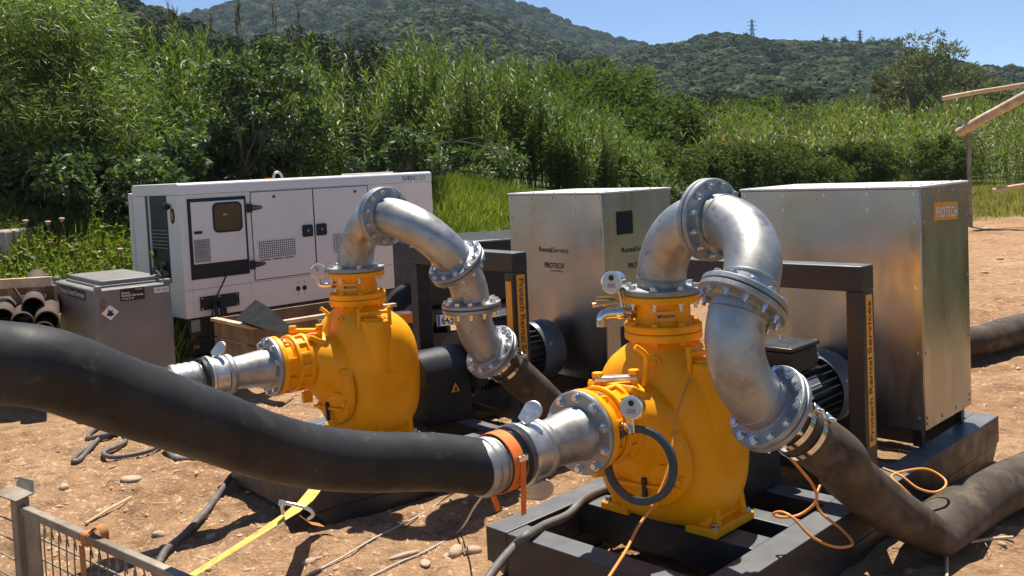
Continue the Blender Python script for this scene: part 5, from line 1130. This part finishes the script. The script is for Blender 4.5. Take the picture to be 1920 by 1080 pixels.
gt = [(1748, 58, 56, 5.4, 1, 'tall grey-green tree, largest on the skyline at right', 9000, .0), (1690, 105, 58, 3.6, 4, 'thin grey tree with bare stems left of the tall tree', 3200, .25), (1640, 130, 60, 3.6, 4, 'sparse grey tree at the left of the grey group', 2600, .3), (1815, 125, 60, 5, 3, 'low grey-green tree right of the tall tree', 2200, .2), (1880, 140, 58, 5, 3, 'grey-green tree near the right edge', 2200, .2)]
for k, (px, py, Y, w, tk_, lb, n_, gp_) in enumerate(gt):
    top = at(px, py, Y).z; b0 = gl(px, Y); tree('grey_tree', lb, 'tree', b0, top-b0.z, w, 'tree_grey' if k else 'tree_grey', n_, .16, 'grey trees at right', 140+k, trunks=tk_, base=.3 if tk_ > 1 else .12, clump=.2, gap=gp_)

# ================================================================== HILLS
def hill_mat():
    m, N, L, b = newmat('scrub_hillside')
    r = ramp(N, L, noise(N, L, .05, 6, .7).outputs['Fac'], [(.3, (.035, .05, .026)), (.6, (.06, .07, .038)), (.8, (.11, .10, .055))])
    at_ = N.new('ShaderNodeAttribute'); at_.attribute_name = 'bare'; mx = N.new('ShaderNodeMix'); mx.data_type = 'RGBA'
    L.new(at_.outputs['Fac'], mx.inputs[0]); L.new(r.outputs[0], mx.inputs[6]); mx.inputs[7].default_value = (.42, .27, .15, 1); L.new(mx.outputs[2], b.inputs['Base Color']); b.inputs['Roughness'].default_value = 1; b.inputs['Specular IOR Level'].default_value = .1
    return m
M['hill'] = hill_mat()
HP_ = []; HS_ = []; HTREE = []
def hill(name, crest, D, D0, label, na=160, nr=46, p=1.15, amp=.05, bare=(), ntree=2500, tsize=(3.2, 6.0), back=1.35, drop=0):
    """a hill whose crest runs through the given sight lines at distance D, sloping down to D0"""
    C_ = []
    for c in crest:
        if len(c) == 2: d = ray(*c); C_.append((math.atan2(d.x, d.y), d.z/math.hypot(d.x, d.y)))
        else: C_.append((c[0], c[1]))
    C_ = np.array(C_); ph = np.linspace(C_[0, 0], C_[-1, 0], na); te = np.interp(ph, C_[:, 0], C_[:, 1]); ker = np.ones(5)/5; te = np.convolve(np.pad(te, 2, 'edge'), ker, 'valid')-drop/FPX
    def hz(phi, r):
        e = np.interp(phi, ph, te); zc = e*D+CAM_H; t = (r-D0)/(D-D0)
        up_ = np.clip(t, 0, 1)**p; dn = 1-np.clip((r-D)/(D*(back-1)), 0, 1)**1.5*.8
        x, y = r*np.sin(phi), r*np.cos(phi)
        ns = fbm(x, y, 3.2/(D-D0), 4, 51)*amp*D*np.clip(t*3, 0, 1)*np.clip((1-t)*3.5, 0, 1)
        return np.where(t <= 1, zc*up_, zc*dn)+ns-.5
    rr = np.concatenate([np.linspace(D0, D, nr), np.linspace(D, D*back, 8)[1:]]); PH, RR = np.meshgrid(ph, rr); Z = hz(PH, RR)
    V = np.stack([RR*np.sin(PH), RR*np.cos(PH), Z], -1).reshape(-1, 3); ii = np.arange(PH.size).reshape(PH.shape)
    F = np.stack([ii[:-1, :-1], ii[:-1, 1:], ii[1:, 1:], ii[1:, :-1]], -1).reshape(-1, 4)
    o = nobj(name, V, F, M['hill'], smooth=True); tag(o, label, kind='structure')
    def bareness(phi, r):
        v = np.zeros_like(phi)
        for (pa, ra, pb, rb, w) in bare:
            ax_, ay = pa*D, ra; bx, by = pb*D, rb; qx, qy = phi*D, r; L2 = (bx-ax_)**2+(by-ay)**2+1e-9; tt = np.clip(((qx-ax_)*(bx-ax_)+(qy-ay)*(by-ay))/L2, 0, 1)
            v = np.maximum(v, np.hypot(qx-ax_-tt*(bx-ax_), qy-ay-tt*(by-ay)) < w)
        return v
    aa = o.data.attributes.new('bare', 'FLOAT', 'POINT'); aa.data.foreach_set('value', bareness(PH, RR).ravel().astype(np.float32))
    n = int(ntree*1.3); phi = rng.uniform(ph[0], ph[-1], n); r = D0+(D*1.02-D0)*rng.random(n)**.75; k = (bareness(phi, r) < .5) & (fbm(r*np.sin(phi), r*np.cos(phi), .02, 3, 77) > -.30); phi, r = phi[k], r[k]
    s = rng.uniform(*tsize, len(phi)); return np.stack([r*np.sin(phi), r*np.cos(phi), hz(phi, r)-.15*s], 1), s
def pa(px): d = ray(px, 100); return math.atan2(d.x, d.y)
woods = []
woods.append(('far', hill('far_mountain', [(-700, 60), (-100, 60), (150, 50), (330, 26), (420, 2), (560, -45), (760, -70), (900, -25), (1000, 6), (1100, 50), (1180, 72), (1250, 84), (1330, 92), (1500, 110), (2000, 140), (2600, 150)], 820, 330, 'wooded mountain filling the skyline at left and centre', 260, 60, 1.1, .05, [(pa(560), 560, pa(640), 545, 15), (pa(945), 700, pa(1000), 660, 17), (pa(1000), 660, pa(1120), 560, 9)], 7500, (7, 12), drop=17)))
woods.append(('mid', hill('wooded_ridge', [(430, 130), (560, 90), (640, 55), (720, 18), (800, 4), (870, 8), (950, 44), (1040, 80), (1130, 112), (1250, 150), (1400, 200)], 480, 150, 'nearer wooded ridge running down to the right', 140, 60, 1.0, .04, [(pa(1000), 400, pa(1110), 330, 3)], 4200, (4, 10.5), drop=14)))
woods.append(('right', hill('wooded_hill', [(1050, 150), (1150, 106), (1220, 92), (1280, 86), (1320, 70), (1350, 66), (1400, 74), (1450, 82), (1560, 85), (1640, 84), (1700, 96), (1760, 114), (1850, 126), (1920, 132), (2100, 140), (2600, 150)], 430, 120, 'wooded hill with two pylons at right', 200, 60, 1.0, .035, [(pa(1412), 410, pa(1440), 350, 5.5), (pa(1440), 350, pa(1462), 300, 5), (pa(1335), 422, pa(1352), 430, 8)], 6000, (3.2, 8.5), drop=15)))
woods.append(('left', hill('dark_hillside', [(-900, -60), (-300, -60), (0, -45), (120, -30), (230, -8), (290, 14), (330, 32), (400, 66), (520, 110)], 150, 75, 'dark wooded hillside in the top left corner', 90, 30, 1.0, .03, (), 1100, (2.4, 4.6), drop=21)))
# the valley goes on round behind the camera
woods.append(('back', hill('valley_side', [(R(48), .10), (R(75), .16), (R(110), .22), (R(150), .26), (R(190), .24), (R(230), .26), (R(270), .20), (R(300), .22), (R(328), .16)], 170, 38, 'green wooded valley side behind the viewer', 160, 40, .9, .05, (), 2600, (3, 5.5))))
def clump_mesh(seed):
    g = np.random.default_rng(seed); bm = bmesh.new(); bmesh.ops.create_icosphere(bm, subdivisions=4, radius=.5); d = g.normal(size=(9, 3)); d /= np.linalg.norm(d, axis=1)[:, None]
    V = np.array([v.co for v in bm.verts]); u = V/.5
    k = 1+.22*np.max(np.clip(u@d.T-.72, 0, 1)*3.0, axis=1)+.07*fbm(u[:, 0]*2+9, u[:, 1]*2+u[:, 2]*1.7, 2.2, 3, seed)*4+g.normal(0, .045, len(u))
    for v, c in zip(bm.verts, u*.5*k[:, None]*np.array([1, 1, .82])+np.array([0, 0, .40])): v.co = c
    me = bpy.data.meshes.new('crown_pattern'); bm.to_mesh(me); bm.free(); me.materials.append(M['hillcrown']); return bpy.data.objects.new('crown_pattern', me)
proto = [clump_mesh(k) for k in range(4)]
pcol = bpy.data.collections.new('crown_patterns')
for p_ in proto: pcol.objects.link(p_)
def wood(name, label, P, s):
    me = bpy.data.meshes.new(name); me.vertices.add(len(P)); me.vertices.foreach_set('co', P.astype(np.float32).ravel()); a = me.attributes.new('size', 'FLOAT', 'POINT'); a.data.foreach_set('value', s.astype(np.float32))
    o = bpy.data.objects.new(name, me); C.objects.link(o); tag(o, label, 'wood', kind='stuff')
    ng = bpy.data.node_groups.new('scatter_crowns', 'GeometryNodeTree'); ng.interface.new_socket('Geometry', in_out='INPUT', socket_type='NodeSocketGeometry'); ng.interface.new_socket('Geometry', in_out='OUTPUT', socket_type='NodeSocketGeometry')
    N, L = ng.nodes, ng.links; gi = N.new('NodeGroupInput'); go = N.new('NodeGroupOutput'); ci = N.new('GeometryNodeCollectionInfo'); ci.inputs['Collection'].default_value = pcol; ci.inputs['Separate Children'].default_value = True; ci.inputs['Reset Children'].default_value = True
    ip = N.new('GeometryNodeInstanceOnPoints'); ip.inputs['Pick Instance'].default_value = True; mp_ = N.new('GeometryNodeMeshToPoints'); na_ = N.new('GeometryNodeInputNamedAttribute'); na_.data_type = 'FLOAT'; na_.inputs['Name'].default_value = 'size'
    rv = N.new('FunctionNodeRandomValue'); rv.data_type = 'FLOAT_VECTOR'; rv.inputs[0].default_value = (0, 0, 0); rv.inputs[1].default_value = (.25, .25, 6.28)
    L.new(gi.outputs[0], mp_.inputs['Mesh']); L.new(mp_.outputs[0], ip.inputs['Points']); L.new(ci.outputs[0], ip.inputs['Instance']); L.new(rv.outputs[0], ip.inputs['Rotation']); L.new(na_.outputs[0], ip.inputs['Scale']); L.new(ip.outputs[0], go.inputs[0])
    md_ = o.modifiers.new('scatter', 'NODES'); md_.node_group = ng; return o
for nm, (P_, s_) in woods: wood('hill_wood', {'far': 'far wood covering the mountain', 'mid': 'scrubby wood covering the nearer ridge', 'right': 'wood covering the hill with pylons', 'left': 'dark wood on the hillside in the top left corner', 'back': 'wood on the valley side behind the viewer'}[nm], P_, s_)
# single skyline trees and the two pylons
SKT = ((1545, 66, 5), (1565, 70, 4), (1582, 68, 4), (1640, 70, 8), (1680, 68, 7), (1664, 74, 6), (1400, 62, 3))
for k, (px, py, w) in enumerate(SKT):
    b0 = at(px, 96, 415); top = at(px, py, 415).z; tree('skyline_tree', 'small dark tree on the skyline of the right-hand hill, '+ordinal(SKT, k), 'tree', b0-Vector((0, 0, 3)), top-b0.z+3, w, 'hillwood', 500, .9, 'skyline trees', 170+k, base=.1, clump=.3)
def pylon(px, pb, pt, D, label):
    b0 = at(px, pb, D); h = at(px, pt, D).z-b0.z; b0.z -= 4; t = thing('pylon', label, 'pylon', W0, b0, 'pylons on the hill'); h += 4; s = h*.07; T = b0+Vector((0, 0, h))
    for a, b in ((-1, -1), (1, -1), (1, 1), (-1, 1)): MB().bar(b0+Vector((a*s, b*s, 0)), T+Vector((a*s*.15, b*s*.15, 0)), .32, .32).build('leg', 'flange', t)
    for k in range(6):
        z0, z1 = h*k/6, h*(k+1)/6; w0, w1 = s*(1-.85*k/6), s*(1-.85*(k+1)/6)
        for sg in (-1, 1): MB().bar(b0+Vector((-w0*sg, -w0, z0)), b0+Vector((w1*sg, -w1, z1)), .2, .2).build('brace', 'flange', t)
    for f in (.70, .82, .93): MB().bar(b0+Vector((-h*.13, 0, h*f)), b0+Vector((h*.13, 0, h*f)), .28, .28).build('cross_arm', 'flange', t)
pylon(1411, 84, 36, 425, 'taller lattice pylon on the hill left of the skyline trees'); pylon(1613, 86, 56, 425, 'smaller lattice pylon on the skyline right of the trees')

# ================================================================== TIMBER POLES AT RIGHT
def pole(P, Q, w, h, label):
    P, Q = Vector(P), Vector(Q); o = thing('timber_pole', label, 'pole', W0, P, 'peeled timber poles at right'); k = 7; pts = [P+(Q-P)*i/k+Vector((0, 0, .01*math.sin(i*1.7))) for i in range(k+1)]
    MB().tube(pts, [(w/2, h/2)]*(k+1), 10).build('trunk', 'wood_pale', o, ang=50)
pole(at(1766, 185, 20), at(2150, 118, 20.5), .10, .10, 'upper peeled timber pole reaching in from the right edge')
pole(at(1798, 249, 20), at(2150, 52, 17.5), .22, .20, 'thick squared timber beam resting on a steel post at right')
pole(at(1860, 358, 19), at(2150, 310, 19.5), .09, .09, 'lowest timber pole near the grass at the right edge')
ps = thing('steel_post', 'thin rusty steel post carrying the timber beam behind the right cabinet', 'post', W0, gl(1817, 20)); b0 = gl(1817, 20); tp_ = at(1818, 246, 20)
MB().bar(b0, Vector((b0.x, b0.y, tp_.z)), .075, .06, (0, 1, 0)).build('shaft', 'cage', ps); MB().box((tp_.x-.22, 19.9, tp_.z-.02), (tp_.x+.12, 20.05, tp_.z+.16)).build('bracket', 'flange', ps)
b1 = at(2120, 60, 18.2); pq = thing('steel_post', 'steel post carrying the right ends of the timber poles', 'post', W0, (b1.x, 18.9, 0)); MB().box((b1.x-.06, 18.9, -.1), (b1.x+.06, 19.02, b1.z)).build('shaft', 'rustpipe', pq)

# ================================================================== HAZE
hm = bpy.data.materials.new('summer_haze'); hm.use_nodes = True; N = hm.node_tree.nodes; N.remove(N['Principled BSDF']); pv = N.new('ShaderNodeVolumePrincipled')
pv.inputs['Color'].default_value = (.66, .83, 1.0, 1); pv.inputs['Density'].default_value = .00016; pv.inputs['Anisotropy'].default_value = .2
hm.node_tree.links.new(pv.outputs[0], N['Material Output'].inputs['Volume'])
hz_ = MB().box((-1300, -700, -12), (1500, 1250, 260)).build('haze', hm, None); tag(hz_, 'thin blue summer haze in the valley', 'haze', kind='stuff')
